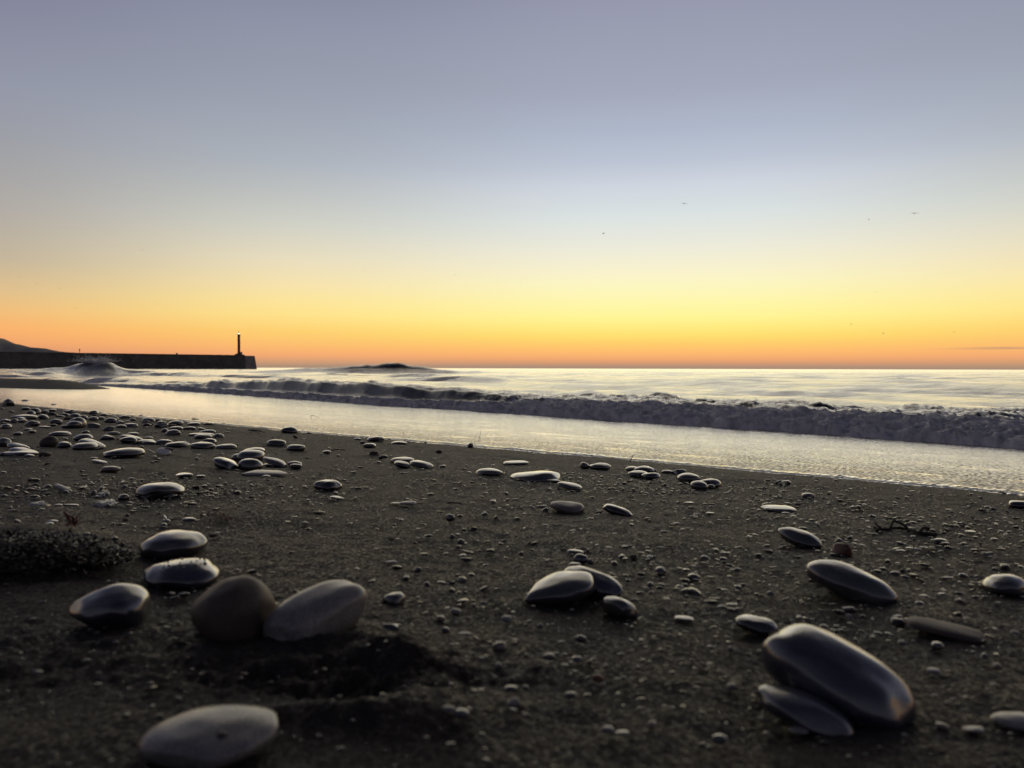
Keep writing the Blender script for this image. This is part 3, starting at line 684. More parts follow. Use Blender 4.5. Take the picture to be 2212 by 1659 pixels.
def fit(V, VH, box, tilt, bury=.28, kind='oval', thin=1.0):
    """size, turn and seat a unit pebble so it lies on the sand where the photograph shows it. V: coarse points, VH: the mesh's own points"""
    x0, y0, x1, y1 = box; w, h = x1 - x0, y1 - y0; cx = (x0 + x1) / 2
    g = ghit(cx, y1); t = g[1]
    th = (CAMZ - g[2]) / t
    def LT(tau):
        s2, d2 = w * w + h * h, (w * w - h * h) / max(math.cos(2 * tau), .2)
        return math.sqrt((s2 + d2) / 2), math.sqrt(max((s2 - d2) / 2, 0))
    tau = abs(R(tilt))
    gd = {'long': .18, 'flat': .22, 'bent': .27}.get(kind, .36)
    if w > h * 1.2:
        while tau > .02 and LT(tau)[1] < gd * LT(tau)[0]: tau -= .01
    tau = math.copysign(tau, tilt); L, T = LT(abs(tau)); T *= thin
    cap = 18 + 40 * float(sstep(.10, .30, th))
    psi = math.atan(min(math.tan(R(cap)), abs(math.tan(tau)) * .95 / th)) * (1 if tilt > 0 else -1)
    roll = tau * .15
    wid = max(.42, .74 - abs(psi) * .36)
    a = w / 2 / FPX * t; c = max(.35 * h, 2) / FPX * t * .8; b = a * wid
    b = min(b, .36 * h / FPX * t / max(th, .05) + .1 * a)
    px, py = cx, y1 - h * .25
    steep = abs(tau) > R(5.5)
    if steep: bury = min(bury, .20)
    def place(V):
        P = V * np.array([a, b, c])
        cr, sr = math.cos(roll), math.sin(roll)
        P = np.stack([P[:, 0] * cr + P[:, 2] * sr, P[:, 1], -P[:, 0] * sr + P[:, 2] * cr], -1)
        cp, sp_ = math.cos(psi), math.sin(psi)
        return np.stack([P[:, 0] * cp + P[:, 1] * sp_, -P[:, 0] * sp_ + P[:, 1] * cp, P[:, 2]], -1)
    for it in range(18):
        P = place(V)
        base = ghit(px, py)
        zc = (P[:, 2].max() - P[:, 2].min()) * (.5 - bury)
        off = base + np.array([0, 0, zc])
        Q = P + off
        vis = Q[:, 2] > z_smooth(Q[:, 0], Q[:, 1]) - .001
        if vis.sum() < 8: vis[:] = True
        s_ = project(Q[vis]); u0, v0 = s_.min(0); u1, v1 = s_.max(0)
        if steep:
            k = np.cov(s_.T); ang = .5 * math.atan2(2 * k[0, 1], k[0, 0] - k[1, 1]); ev = np.sqrt(np.linalg.eigvalsh(k))
            if it > 1: roll = max(-.42, min(.42, roll + .5 * float(np.clip(tau - ang, -.15, .15))))
            rh = np.clip((T / L) / (ev[0] / ev[1]), .75, 1.3)
        else:
            rh = np.clip(h / max(v1 - v0, .5), .7, 1.4)
        a *= np.clip((w / (u1 - u0)), .7, 1.4) ** .8
        c = c * rh ** .7; b = b * rh ** (.45 if steep else .25)
        b = min(max(b, .34 * a), 1.05 * a)
        c = min(max(c, .13 * a), .95 * a)
        px += (cx - (u0 + u1) / 2) * .9; py += np.clip((y0 + y1) / 2 - (v0 + v1) / 2 if steep else y1 - v1, -20, 20) * .8
        py = max(py, 806)
    return place(VH) + off, base
def kind_round_ok(w, h): return True

count = 0
def pebble(box, tilt=0, mat='dark', kind='oval', label=None, group=None, bury=.26, name='pebble', sub=None):
    global count
    count += 1
    w = box[2] - box[0]
    sub = sub or (4 if w > 60 else 3 if w > 14 else 2)
    V, F = stone_shape(sub, 100 + count, kind)
    Q, base = fit(stone_shape(2, 100 + count, kind)[0], V, box, tilt, bury, kind, .74 if label and label.startswith('the largest') else .74 if mat == 'speck' else .85 if abs(tilt) > 12 else 1)
    me = mesh_from(name, Q - base, F, [M[mat]])
    o = link(name, me); o.location = base
    return tag(o, label or ZL[group], 'pebble', group)

ZL = {
    'pebbles crowded along the edge of the wash': 'small dark wet pebble in the crowded band along the edge of the wash',
    'flat pebbles strewn on the sand below the crowded band': 'small flat dark pebble strewn on sand below the crowded band of stones',
    'little stones lying in the shallow wash': 'little dark stone lying alone in the bright shallow wash',
    'little stones on the bare middle sand': 'little dark stone lying on the bare middle sand',
    'little stones on the shingly sand by the driftwood twig': 'little flat stone on the shingly sand around the driftwood twig',
    'small blurred stones on the near sand': 'small blurred stone on the coarse near sand in front of the big pebbles',
    'small stones beside the thin shingle streak': 'small stone beside the thin streak of shingle below the wash',
}
GA, GB, GW, GM, GD, GN, GS = list(ZL)

T = {}
T['R6'] = [
 (805, 112, 1200, 248, -3, 'grey', 'oval', 'smooth dark oval pebble just behind the one topped with sand grains'),
 (830, 272, 1268, 412, 5, 'blue', 'oval', 'blue black oval pebble with dark sand grains stuck on its bright top'),
 (412, 422, 868, 655, -5, 'blue', 'egg', 'blue black egg shaped pebble, its thick end turned to the brown boulder'),
 (1105, 382, 1590, 752, 0, 'brown', 'round', 'big round dull brown cobble leaning against a pale elongated one'),
 (1530, 395, 2112, 770, -20, 'speck', 'long', 'pale grey speckled long cobble, half lit, leaning on the round brown cobble'),
 (795, 1122, 1602, 1455, -5, 'speck', 'oval', 'broad blurred pale topped cobble with one dark spot, lowest in the photo'),
]
T['R7'] = [
 (0, 185, 138, 270, 0, 'grey', 'egg', 'small dark egg shaped pebble alone beside the pale speckled long cobble'),
 (1110, 22, 1475, 215, 17, 'blue', 'oval', 'blue grey oval pebble half hidden behind the bright topped one'),
 (885, 65, 1308, 245, -9, 'grey', 'egg', 'bright golden topped tapering pebble overlapping a blue grey one'),
 (1352, 205, 1572, 342, 17, 'olive', 'bent', 'small dark dented pebble just below the overlapping pair'),
 (365, 885, 445, 932, 10, 'pale', 'oval', 'small pale blurred stone, the lighter of a touching pair on near sand'),
 (438, 905, 532, 965, 0, 'blue', 'round', 'small blue black blurred stone touching a pale one on near sand'),
 (762, 835, 850, 895, -5, 'pale', 'wedge', 'small whitish wedge stone on the near sand below a round olive stone'),
 (745, 760, 825, 802, 0, 'olive', 'round', 'small round olive stone just above a whitish wedge stone'),
 (1290, 690, 1365, 740, 8, 'rust', 'oval', 'small reddish blurred stone alone on the near sand'),
 (1800, 330, 1920, 368, 5, 'grey', 'flat', 'small pale flat stone buried in the sand beside the dented pebble'),
 (1680, 28, 1745, 70, 6, 'blue', 'round', 'small slate blue stone with two white chips beside it'),
]
for b in [(725, 330, 800, 372), (415, 285, 482, 322), (950, 375, 990, 412), (1190, 450, 1255, 492), (1125, 800, 1195, 842), (1735, 220, 1777, 242), (1345, 1010, 1430, 1055), (1430, 1038, 1520, 1075), (1635, 980, 1690, 1032), (2040, 1065, 2130, 1112), (675, 490, 760, 552),
          (765, 282, 790, 305), (545, 255, 575, 280), (360, 400, 415, 440), (0, 380, 100, 430), (600, 240, 640, 265), (465, 430, 540, 455), (1270, 270, 1300, 292), (1700, 130, 1740, 150), (1900, 85, 1960, 110), (2170, 35, 2212, 60), (590, 570, 620, 610), (690, 620, 735, 660), (1560, 640, 1590, 665), (2010, 515, 2050, 540), (990, 560, 1060, 600), (1165, 580, 1230, 620), (860, 760, 900, 790), (1360, 630, 1395, 660), (330, 330, 385, 365), (120, 85, 165, 110), (195, 30, 235, 55), (255, 120, 290, 148), (480, 155, 520, 172)]:
    T['R7'].append((*b, 0, None, None, None, GN))
T['R8'] = [
 (305, 358, 582, 466, 11, 'gloss', 'flat', 'thin flat black pebble with a lit upper edge, tucked behind the largest cobble'),
 (485, 418, 1488, 1068, 24, 'blue', 'long', 'the largest cobble, long smooth blue black with a broad golden sheen'),
 (450, 820, 1078, 1130, 24, 'blue', 'oval', 'matte blue black oval pebble lying against the near side of the largest cobble'),
 (1440, 372, 1957, 512, 13, 'brown', 'long', 'narrow reddish brown finger shaped pebble half sunk in the sand'),
 (1985, 990, 2330, 1115, 4, 'speck', 'oval', 'grey speckled pebble cut by the frame beside a thin tilted flake'),
 (2105, 935, 2300, 985, 12, 'tan', 'flat', 'thin tilted flake of stone just behind the grey speckled pebble'),
 (655, 1085, 787, 1142, 0, 'pale', 'round', 'small pale green blurred stone at the foot of the matte blue pebble'),
 (1625, 1060, 1722, 1115, 18, 'tan', 'flat', 'small tilted tan chip on the sand near the grey speckled pebble'),
 (1805, 1085, 1945, 1135, 2, 'tan', 'block', 'small flat tan stone next to the grey speckled pebble'),
 (1565, 697, 1662, 742, 0, 'pale', 'flat', 'small flat greenish pale stone flush with the sand below the finger pebble'),
 (145, 1135, 242, 1200, 0, 'gloss', 'round', 'small round black blurred stone alone near the bottom edge'),
]
for b in [(2000, 668, 2065, 715), (1545, 215, 1582, 237), (1395, 1130, 1440, 1165), (1010, 292, 1095, 325), (980, 440, 1022, 460), (300, 300, 335, 325), (250, 555, 290, 590), (115, 550, 160, 575), (1375, 515, 1440, 550), (1595, 525, 1685, 580), (1930, 600, 1975, 635), (240, 800, 320, 850), (1480, 260, 1550, 285), (1030, 342, 1080, 375), (510, 190, 555, 220), (1340, 350, 1410, 385), (1760, 232, 1800, 252), (460, 1020, 510, 1060), (2120, 450, 2185, 485), (1950, 425, 2035, 450)]:
    T['R8'].append((*b, 0, None, None, None, GN))
T['R5'] = [
 (300, 283, 414, 322, -3, 'olive', 'oval', 'small pebble alone behind the long flat pebble with shingle around it'),
 (-45, 386, 258, 448, 4, 'olive', 'flat', 'long low flat pebble lying on the shingle streak, with a small pebble behind'),
 (80, 174, 136, 204, 4, 'gloss', 'block', 'darker of two short stones touching end to end below the wash'),
 (128, 176, 211, 206, 6, 'grey', 'oval', 'lighter of two short stones touching end to end below the wash'),
 (105, 580, 478, 742, 20, 'grey', 'oval', 'smooth dark oval pebble beside the small orange brown stone'),
 (275, 576, 352, 608, 4, 'olive', 'oval', 'small dark pebble peeping out behind the oval near the orange brown stone'),
 (566, 700, 736, 797, 4, 'rust', 'block', 'small orange brown blocky stone, the only orange one on the sand'),
 (345, 870, 1097, 1215, 21, 'grey', 'oval', 'big smooth dark oval cobble with a pale sheen, second largest on that side'),
 (1855, 995, 2250, 1150, 9, 'grey', 'bent', 'dark pebble with a rippled bright top, cut by the frame edge'),
 (1435, 672, 1562, 718, 5, 'olive', 'oval', 'dark rounded stone at the foot of the driftwood twig'),
 (2075, 348, 2260, 405, 5, 'gloss', 'long', 'long low dark pebble at the frame edge just below the wash'),
 (1645, 972, 1732, 1012, 4, 'gloss', 'oval', 'small black stone between the big oval cobble and the rippled pebble'),
 (1115, 698, 1183, 735, 15, 'blue', 'oval', 'small tilted blue black stone below the driftwood twig'),
 (1820, 762, 1892, 790, 2, 'rust', 'oval', 'small red brown stone among the shingle past the twig'),
 (2055, 205, 2088, 223, 0, 'rust', 'round', 'tiny reddish stone in the edge of the wash'),
 (640, 1258, 757, 1290, 3, 'pale', 'flat', 'pale flat stone midway between the big oval and the largest cobble'),
 (1270, 755, 1318, 780, 5, 'white', 'block', 'tiny white angular chip below the driftwood twig'),
]
for b in [(880, 470, 946, 496), (1175, 312, 1232, 328), (1080, 365, 1132, 380), (665, 262, 712, 276), (1820, 428, 1882, 446), (745, 498, 786, 512), (1190, 748, 1266, 770), (1110, 768, 1192, 790), (1700, 605, 1802, 626), (1760, 660, 1832, 678), (1350, 588, 1416, 606), (1330, 545, 1376, 570), (1145, 935, 1197, 965), (1100, 875, 1152, 900), (700, 892, 752, 912), (965, 920, 1032, 950), (1060, 955, 1142, 990), (1730, 950, 1782, 968),
          (1310, 1155, 1392, 1190), (1270, 1212, 1346, 1245), (640, 455, 684, 472), (225, 368, 298, 392), (160, 370, 220, 385), (1500, 550, 1570, 568), (1640, 543, 1710, 560), (1530, 600, 1580, 616), (2110, 575, 2180, 592), (1450, 740, 1510, 756), (1660, 715, 1730, 732), (1850, 810, 1920, 828), (2070, 540, 2130, 556), (1470, 1140, 1560, 1180), (1840, 1030, 1860, 1050), (1335, 1060, 1375, 1085), (1740, 1045, 1800, 1068), (1745, 1115, 1800, 1135), (400, 315, 430, 330), (360, 630, 402, 650), (95, 745, 140, 770), (300, 735, 335, 752), (125, 545, 170, 565), (410, 1170, 450, 1190), (95, 1198, 125, 1220), (920, 598, 975, 618), (960, 610, 1000, 632), (1250, 890, 1300, 908), (1310, 895, 1380, 912), (1540, 900, 1590, 916), (1400, 925, 1440, 938), (1790, 740, 1840, 755), (1230, 533, 1290, 550), (1180, 515, 1225, 532), (1040, 430, 1060, 446), (620, 545, 650, 558), (480, 330, 505, 345), (820, 780, 850, 790)]:
    T['R5'].append((*b, 0, None, None, None, GD))
for b in [(1485, 188, 1513, 204), (1115, 182, 1131, 193)]: T['R5'].append((*b, 0, None, None, None, GW))
T['R4'] = [
 (-74, 266, 132, 328, 9, 'olive', 'oval', 'smooth low pebble beside the longest bent pebble, its bare side to the middle sand'),
 (142, 205, 334, 242, 3, 'olive', 'bent', 'thin spoon shaped flat stone just below the wash'),
 (745, 221, 820, 265, 12, 'olive', 'oval', 'short pebble touching the end of an oblong one below the wash'),
 (816, 224, 988, 277, 11, 'olive', 'oval', 'oblong pebble with a short one touching its end below the wash'),
 (210, 285, 588, 366, 9, 'olive', 'bent', 'longest slightly bent low pebble, lying lengthwise in front of thin shingle'),
 (450, 346, 588, 378, 8, 'dark', 'flat', 'thin stone tucked along the near side of the longest bent pebble'),
 (568, 376, 764, 430, 9, 'olive', 'long', 'low oblong pebble just past the end of the longest bent pebble'),
 (1100, 249, 1220, 290, -3, 'olive', 'oval', 'hindmost stone of the huddle of five pebbles below the wash'),
 (1170, 249, 1328, 303, 8, 'gloss', 'oval', 'darkest domed stone in the middle of the huddle of five pebbles'),
 (1118, 283, 1282, 328, -3, 'olive', 'oval', 'greenish front stone of the huddle of five pebbles'),
 (1228, 302, 1380, 346, 5, 'dark', 'bent', 'ridged dark front stone of the huddle of five pebbles'),
 (1300, 272, 1352, 302, 5, 'dark', 'oval', 'smallest stone of the huddle of five pebbles'),
 (1385, 280, 1470, 306, 4, 'dark', 'oval', 'small flat stone touching a split one, just past the huddle of five'),
 (1466, 274, 1580, 312, 0, 'gloss', 'block', 'split dark stone touching a small flat one past the huddle of five'),
 (1508, 305, 1690, 358, 9, 'olive', 'oval', 'greenish pebble with a faint crease between the huddle and the black pair'),
 (1672, 349, 1855, 414, 3, 'gloss', 'oval', 'hinder and longer stone of the glossy black pair'),
 (1616, 365, 1754, 428, 8, 'dark', 'oval', 'front rounder stone of the glossy black pair'),
 (1745, 393, 1808, 422, 0, 'olive', 'oval', 'tiny pebble wedged in front of the glossy black pair'),
 (513, 520, 774, 618, 17, 'pinks', 'egg', 'pinkish grey speckled tapering pebble beside a glossy black one'),
 (928, 545, 1156, 650, 17, 'gloss', 'oval', 'glossy black oval pebble beside the pinkish speckled one'),
 (420, 555, 483, 577, 4, 'pale', 'oval', 'tiny pale stone just before the pinkish speckled pebble'),
 (645, 905, 772, 940, 6, 'dark', 'flat', 'thin flat stone behind the small round black one near the overlapping pair'),
 (693, 940, 810, 1012, 4, 'gloss', 'round', 'small round black stone behind the overlapping pair of pebbles'),
 (800, 980, 850, 1022, 4, 'dark', 'round', 'tiny stone against the side of the small round black one'),
 (660, 1005, 752, 1035, 0, 'dark', 'oval', 'tiny low stone between the round black one and the overlapping pair'),
 (1335, 1045, 1422, 1097, 12, 'blue', 'oval', 'small slate coloured stone leaning among pale chips, middle of the sand'),
 (1265, 952, 1318, 976, 4, 'white', 'oval', 'tiny bright white stone on the sand above the slate coloured one'),
]
for b in [(1055, 948, 1106, 975), (1140, 945, 1192, 980), (1690, 952, 1756, 990), (1845, 965, 1902, 995), (1222, 768, 1273, 790), (455, 768, 496, 790), (790, 795, 822, 822), (1735, 612, 1803, 630), (1750, 680, 1786, 695), (630, 645, 655, 665), (865, 650, 890, 672), (740, 665, 770, 682), (1175, 680, 1210, 698), (65, 645, 105, 664), (220, 595, 250, 612), (1545, 662, 1580, 676), (1015, 770, 1045, 784), (1590, 845, 1622, 862), (1960, 705, 1985, 722), (945, 515, 990, 530), (1150, 512, 1190, 528), (95, 575, 130, 588), (1550, 1055, 1608, 1080), (1590, 1095, 1690, 1145), (1670, 1155, 1706, 1180), (1275, 1160, 1320, 1200), (1100, 1135, 1140, 1165), (1960, 1185, 2020, 1215), (1285, 1232, 1330, 1262), (1480, 1205, 1530, 1230), (1390, 1285, 1455, 1312)]:
    T['R4'].append((*b, 0, None, None, None, GM))
for b in [(775, 443, 816, 466), (880, 378, 930, 392), (1180, 412, 1222, 426), (1015, 445, 1055, 460), (1440, 425, 1500, 440), (950, 430, 1000, 442), (1120, 385, 1146, 398), (1380, 395, 1440, 410), (1750, 553, 1820, 568), (1880, 560, 1920, 574), (520, 296, 552, 308), (750, 320, 780, 336), (660, 315, 690, 326), (320, 392, 356, 405), (245, 352, 290, 366), (1560, 530, 1640, 546), (1915, 412, 1946, 424), (1480, 605, 1510, 618)]:
    T['R4'].append((*b, 0, None, None, None, GS))
T['R3'] = [
 (442, 375, 592, 432, 0, 'gloss', 'oval', 'black domed stone standing in the wash past the crowded band'),
 (322, 486, 488, 542, 4, 'olive', 'oval', 'greenish oval pebble, nearer the crowded band of two alike below the domed stone'),
 (490, 529, 652, 580, 2, 'olive', 'oval', 'greenish oval pebble, farther from the crowded band of two alike below the domed stone'),
 (1190, 461, 1338, 503, 6, 'gloss', 'bent', 'black humped stone half in the edge of the wash'),
 (1075, 473, 1137, 494, 0, 'gloss', 'oval', 'small black stone in the wash beside the humped one'),
 (1252, 486, 1312, 504, 0, 'olive', 'flat', 'tiny pale stone in front of the black humped stone'),
 (1393, 501, 1537, 530, 2, 'gloss', 'oval', 'low black stone lying right on the waterline'),
 (2055, 517, 2107, 554, 0, 'gloss', 'wedge', 'small pointed black stone standing in the edge of the wash'),
 (1782, 576, 1841, 602, -4, 'brown', 'oval', 'small brownish stone on bare sand near the pointed black stone'),
 (1205, 587, 1292, 629, 3, 'brown', 'block', 'short cut-off block of brownish stone below the humped one'),
 (1150, 519, 1265, 548, 5, 'olive', 'flat', 'thin flat slab just below the humped stone'),
 (1395, 637, 1597, 692, 7, 'olive', 'oval', 'hindmost and longest of a tight group of three pebbles'),
 (1420, 672, 1563, 726, 6, 'dark', 'oval', 'front dark oval of a tight group of three pebbles'),
 (1560, 669, 1757, 729, 8, 'grey', 'bent', 'rough wet ridged stone of a tight group of three pebbles'),
 (102, 555, 300, 605, 4, 'gloss', 'bent', 'black wavy pebble at the back of the pile around the egg shaped one'),
 (60, 577, 299, 659, 13, 'grey', 'oval', 'long grey oval lying behind the egg shaped pebble'),
 (10, 610, 144, 663, 3, 'blue', 'oval', 'dull dark stone squeezed between the long grey oval and the egg shaped pebble'),
 (290, 633, 477, 714, 17, 'grey', 'egg', 'grey tapering pebble pointing down beside the egg shaped one'),
 (285, 692, 422, 714, 2, 'gloss', 'flat', 'wet flat sliver at the foot of the grey tapering pebble'),
 (70, 652, 292, 750, 0, 'olive', 'oval', 'round egg shaped grey pebble in front of the pile of five'),
 (-148, 644, 74, 736, 9, 'gloss', 'block', 'black slabby pebble with a lit rim beside the egg shaped one'),
 (100, 750, 502, 806, 6, 'pale', 'flat', 'long thin shiny flake lying before the egg shaped pebble'),
 (275, 794, 352, 821, 0, 'dark', 'oval', 'small dark stone in front of the long shiny flake'),
 (498, 674, 624, 716, 4, 'grey', 'flat', 'bright edged flat stone behind a little dark one, past the pile'),
 (520, 697, 626, 734, 2, 'dark', 'oval', 'little dark stone in front of a bright edged flat one'),
 (722, 837, 967, 912, 5, 'gloss', 'long', 'glossy black oblong pebble alone on bare sand'),
 (865, 975, 987, 1006, 10, 'olive', 'flat', 'thin curved stone barely showing below the glossy black oblong'),
 (1390, 1030, 1472, 1048, 2, 'tan', 'flat', 'thin sliver touching the light teardrop stone'),
 (1470, 1017, 1614, 1056, 3, 'pale', 'egg', 'light flat teardrop shaped stone on bare sand'),
 (1865, 1135, 1947, 1189, 10, 'dark', 'round', 'small dark domed stone alone on the bare middle sand'),
 (615, 1198, 684, 1222, 3, 'pale', 'oval', 'tiny pale oval alone on bare sand below the glossy black oblong'),
 (1900, 1307, 1951, 1346, 3, 'dark', 'round', 'tiny round stone just behind another on the middle sand'),
 (1966, 1347, 2032, 1393, 3, 'dark', 'round', 'tiny round stone just before another on the middle sand'),
 (1350, 1532, 1442, 1562, 0, 'pale', 'oval', 'small light stone lying above the little egg shaped pebble'),
]
for b in [(800, 580, 874, 606), (915, 620, 961, 634), (1113, 505, 1181, 525), (1300, 620, 1363, 643), (1280, 638, 1329, 657), (772, 772, 809, 787), (1810, 712, 1871, 733), (540, 460, 601, 483), (610, 470, 659, 491), (1750, 650, 1790, 662), (1900, 672, 1935, 686), (1010, 706, 1032, 720), (1270, 680, 1312, 692)]:
    T['R3'].append((*b, 0, None, None, None, GS))
for b in [(135, 1098, 193, 1129), (440, 1012, 481, 1035), (500, 968, 541, 991), (1985, 1478, 2046, 1508), (1815, 912, 1845, 930), (1640, 940, 1670, 956), (1360, 936, 1376, 950), (1310, 885, 1345, 900), (155, 845, 190, 860), (80, 832, 118, 846), (1740, 1285, 1775, 1305), (1100, 1450, 1130, 1470), (2130, 1440, 2185, 1465), (5, 878, 36, 895)]:
    T['R3'].append((*b, 0, None, None, None, GM))
for b in [(1170, 262, 1200, 274), (560, 294, 590, 304), (660, 425, 712, 437), (690, 380, 715, 392), (1570, 392, 1610, 404), (1535, 500, 1571, 513), (1745, 398, 1790, 410)]: T['R3'].append((*b, 0, None, None, None, GW))
T['R2'] = [
 (25, 143, 139, 212, 4, 'gloss', 'block', 'black angular rock standing highest at the near corner of the wash'),
 (190, 151, 272, 178, 2, 'gloss', 'oval', 'dark oval stone in the wash beside the angular rock'),
 (470, 190, 533, 212, 0, 'gloss', 'oval', 'small dark oval stone in the wash beyond the angular rock and its neighbour'),
 (813, 177, 872, 199, 6, 'gloss', 'wedge', 'dark wedge shaped stone alone in the golden part of the wash'),
 (1262, 240, 1312, 256, 0, 'gloss', 'oval', 'small dark stone farthest out in the golden wash above the band'),
 (1965, 282, 2040, 299, 0, 'gloss', 'wedge', 'dark splinter shaped stone in the wash above the two flat slivers'),
 (275, 232, 380, 282, 5, 'gloss', 'oval', 'dark domed stone at the top of the band near the angular rock'),
 (240, 254, 332, 301, 5, 'dark', 'oval', 'greyer stone leaning in front of the top domed one'),
 (380, 246, 453, 281, 0, 'dark', 'block', 'squarish dark block next to the top domed stone'),
 (105, 291, 352, 333, 4, 'dark', 'long', 'long straight low stone beneath the top domed stones'),
 (352, 291, 447, 328, 6, 'olive', 'oval', 'small domed stone touching the tip of the long straight one'),
 (228, 347, 368, 397, 3, 'dark', 'oval', 'dark oval dome below the long straight stone'),
 (463, 332, 580, 377, 0, 'dark', 'oval', 'dark oval dome beside the biggest round boulder of the band'),
 (645, 319, 802, 406, 0, 'grey', 'round', 'biggest round boulder in the middle of the crowded band'),
 (618, 349, 762, 411, 0, 'dark', 'oval', 'dark stone nestled against the front of the biggest round boulder'),
 (810, 369, 932, 413, 0, 'dark', 'block', 'brick shaped stone beside the biggest round boulder'),
 (350, 396, 472, 412, 2, 'grey', 'flat', 'thin bright flat stone in front of the biggest boulder'),
 (585, 243, 700, 276, 0, 'dark', 'block', 'flat topped stone at the back of the band above the biggest boulder'),
 (1310, 317, 1442, 361, 7, 'olive', 'oval', 'domed stone on top of a small heap near the outer end of the band'),
 (1145, 371, 1282, 406, 4, 'dark', 'long', 'long curved dark stone behind a small oval near the band middle'),
 (1075, 385, 1177, 415, 0, 'olive', 'oval', 'small clean oval in front of the long curved stone'),
 (1540, 429, 1677, 476, -4, 'grey', 'oval', 'grey oval on its own below the outer end of the band'),
 (1852, 430, 2002, 473, 5, 'olive', 'oval', 'upper clean oval of the stacked trio at the band end'),
 (1805, 472, 1967, 516, 3, 'olive', 'oval', 'lower clean oval of the stacked trio at the band end'),
 (1745, 460, 1990, 492, 2, 'dark', 'flat', 'wide flat stone between the ovals of the stacked trio'),
 (1870, 512, 2010, 559, 4, 'dark', 'flat', 'squat stone directly beneath the stacked trio'),
 (1980, 467, 2077, 506, 4, 'olive', 'oval', 'small oval touching the outer side of the stacked trio'),
 (1735, 361, 1862, 391, 0, 'gloss', 'oval', 'low black stone lying at the waterline above the stacked trio'),
 (1560, 344, 1700, 386, 5, 'dark', 'bent', 'broken looking dark stone at the outer end of the band'),
 (-40, 504, 109, 583, 4, 'grey', 'oval', 'big pale rimmed stone cut by the frame edge above three long ones'),
 (68, 555, 275, 613, 7, 'dark', 'long', 'uppermost of three long stones stacked at the frame edge'),
 (88, 597, 350, 661, 7, 'grey', 'long', 'middle one of three long stones stacked at the frame edge'),
 (0, 623, 347, 672, 2, 'dark', 'long', 'longest and lowest of three long stones stacked at the frame edge'),
 (360, 635, 482, 676, -2, 'brown', 'oval', 'dull flat stone past the tips of the three long stones'),
 (365, 489, 537, 576, 3, 'brown', 'round', 'lumpy brown boulder touching a low dark oval'),
 (523, 542, 664, 592, 7, 'dark', 'oval', 'low dark oval between the lumpy brown boulder and the pair of slabs'),
 (678, 471, 860, 529, 2, 'grey', 'oval', 'rounded stone behind the overlapping pair of slabs'),
 (725, 521, 972, 599, 9, 'grey', 'long', 'rear curved slab of the overlapping pair'),
 (658, 549, 910, 616, 0, 'grey', 'flat', 'front slab with a pale worn top in the overlapping pair'),
 (932, 480, 1070, 518, 2, 'grey', 'block', 'small angular stone with a shining flat top'),
 (1115, 480, 1327, 531, 7, 'grey', 'long', 'long stone behind a dark one at the start of the row'),
 (1108, 494, 1274, 549, 7, 'gloss', 'oval', 'dark stone in front at the start of the row'),
 (1265, 519, 1432, 553, 2, 'grey', 'oval', 'second stone of the row that runs towards the egg pile'),
 (1312, 532, 1460, 569, 3, 'dark', 'flat', 'flat stone in front of the second stone of the row'),
 (1440, 521, 1602, 566, 3, 'grey', 'oval', 'third stone of the row, pale backed'),
 (1525, 539, 1767, 591, 7, 'olive', 'bent', 'wavy fourth stone of the row'),
 (1765, 545, 2000, 611, 2, 'dark', 'long', 'stout fifth stone of the row, pillow shaped'),
 (1990, 562, 2200, 609, 4, 'olive', 'oval', 'last low stone of the row'),
 (955, 598, 1345, 683, 11, 'grey', 'bent', 'long slug shaped pale stone below the row'),
 (450, 445, 662, 488, 6, 'grey', 'bent', 'long thin curved stone between the band and the lumpy brown boulder'),
 (1000, 447, 1114, 475, 2, 'pale', 'flat', 'thin light flat stone above the small angular one'),
 (120, 451, 210, 481, 0, 'olive', 'flat', 'small light rimmed flat stone above the uppermost long stone'),
 (935, 767, 1119, 819, 2, 'tan', 'flat', 'dull tan flat oval alone below the slug shaped stone'),
 (1628, 831, 1789, 869, 2, 'gloss', 'block', 'black oblong stone on bare sand beside a light rimmed one'),
 (1815, 850, 1902, 876, -2, 'olive', 'flat', 'light rimmed little stone beside the black oblong'),
 (1262, 919, 1707, 1047, 3, 'olive', 'oval', 'large arched greenish cobble with little stones at its foot'),
 (1508, 1025, 1642, 1062, 3, 'grey', 'oval', 'small smooth stone against the foot of the large arched cobble'),
 (1395, 1027, 1467, 1056, 0, 'dark', 'oval', 'tiny dark stone against the foot of the large arched cobble'),
 (1098, 1027, 1204, 1086, 2, 'dark', 'round', 'small round black stone beside the large arched cobble'),
 (500, 935, 664, 1000, 19, 'pale', 'flat', 'thin pale blade like stone tilted on a bed of shingle'),
 (425, 1267, 559, 1309, 3, 'olive', 'long', 'light rimmed oblong stone above the seaweed heap'),
 (405, 1290, 502, 1323, 3, 'dark', 'oval', 'dark stone tucked in front of the oblong above the seaweed heap'),
 (1690, 1244, 1817, 1283, 4, 'olive', 'flat', 'light rimmed flat stone beside the shell with a white glint'),
 (1488, 1295, 1552, 1332, 0, 'dark', 'round', 'small dark round stone just below the white glinting shell'),
 (835, 687, 910, 709, 2, 'olive', 'flat', 'small thin stone just above a longer thin one below the slabs'),
 (845, 709, 992, 746, 7, 'dark', 'flat', 'long thin low stone below the overlapping pair of slabs'),
 (495, 1120, 582, 1147, 0, 'dark', 'flat', 'stubby dark stone at one end of a straight narrow one'),
 (578, 1126, 732, 1143, 1, 'olive', 'long', 'straight narrow stone lying end to end with a stubby one'),
]
for b in [(105, 115, 157, 127), (280, 148, 350, 161), (380, 183, 410, 196), (545, 173, 580, 181), (635, 205, 675, 216), (780, 210, 803, 222), (200, 70, 240, 79), (735, 158, 760, 166), (1735, 315, 1785, 326), (1860, 375, 2002, 386), (1765, 336, 1840, 349), (1870, 342, 1950, 362), (1330, 290, 1370, 299)]: T['R2'].append((*b, 0, None, None, None, GW))
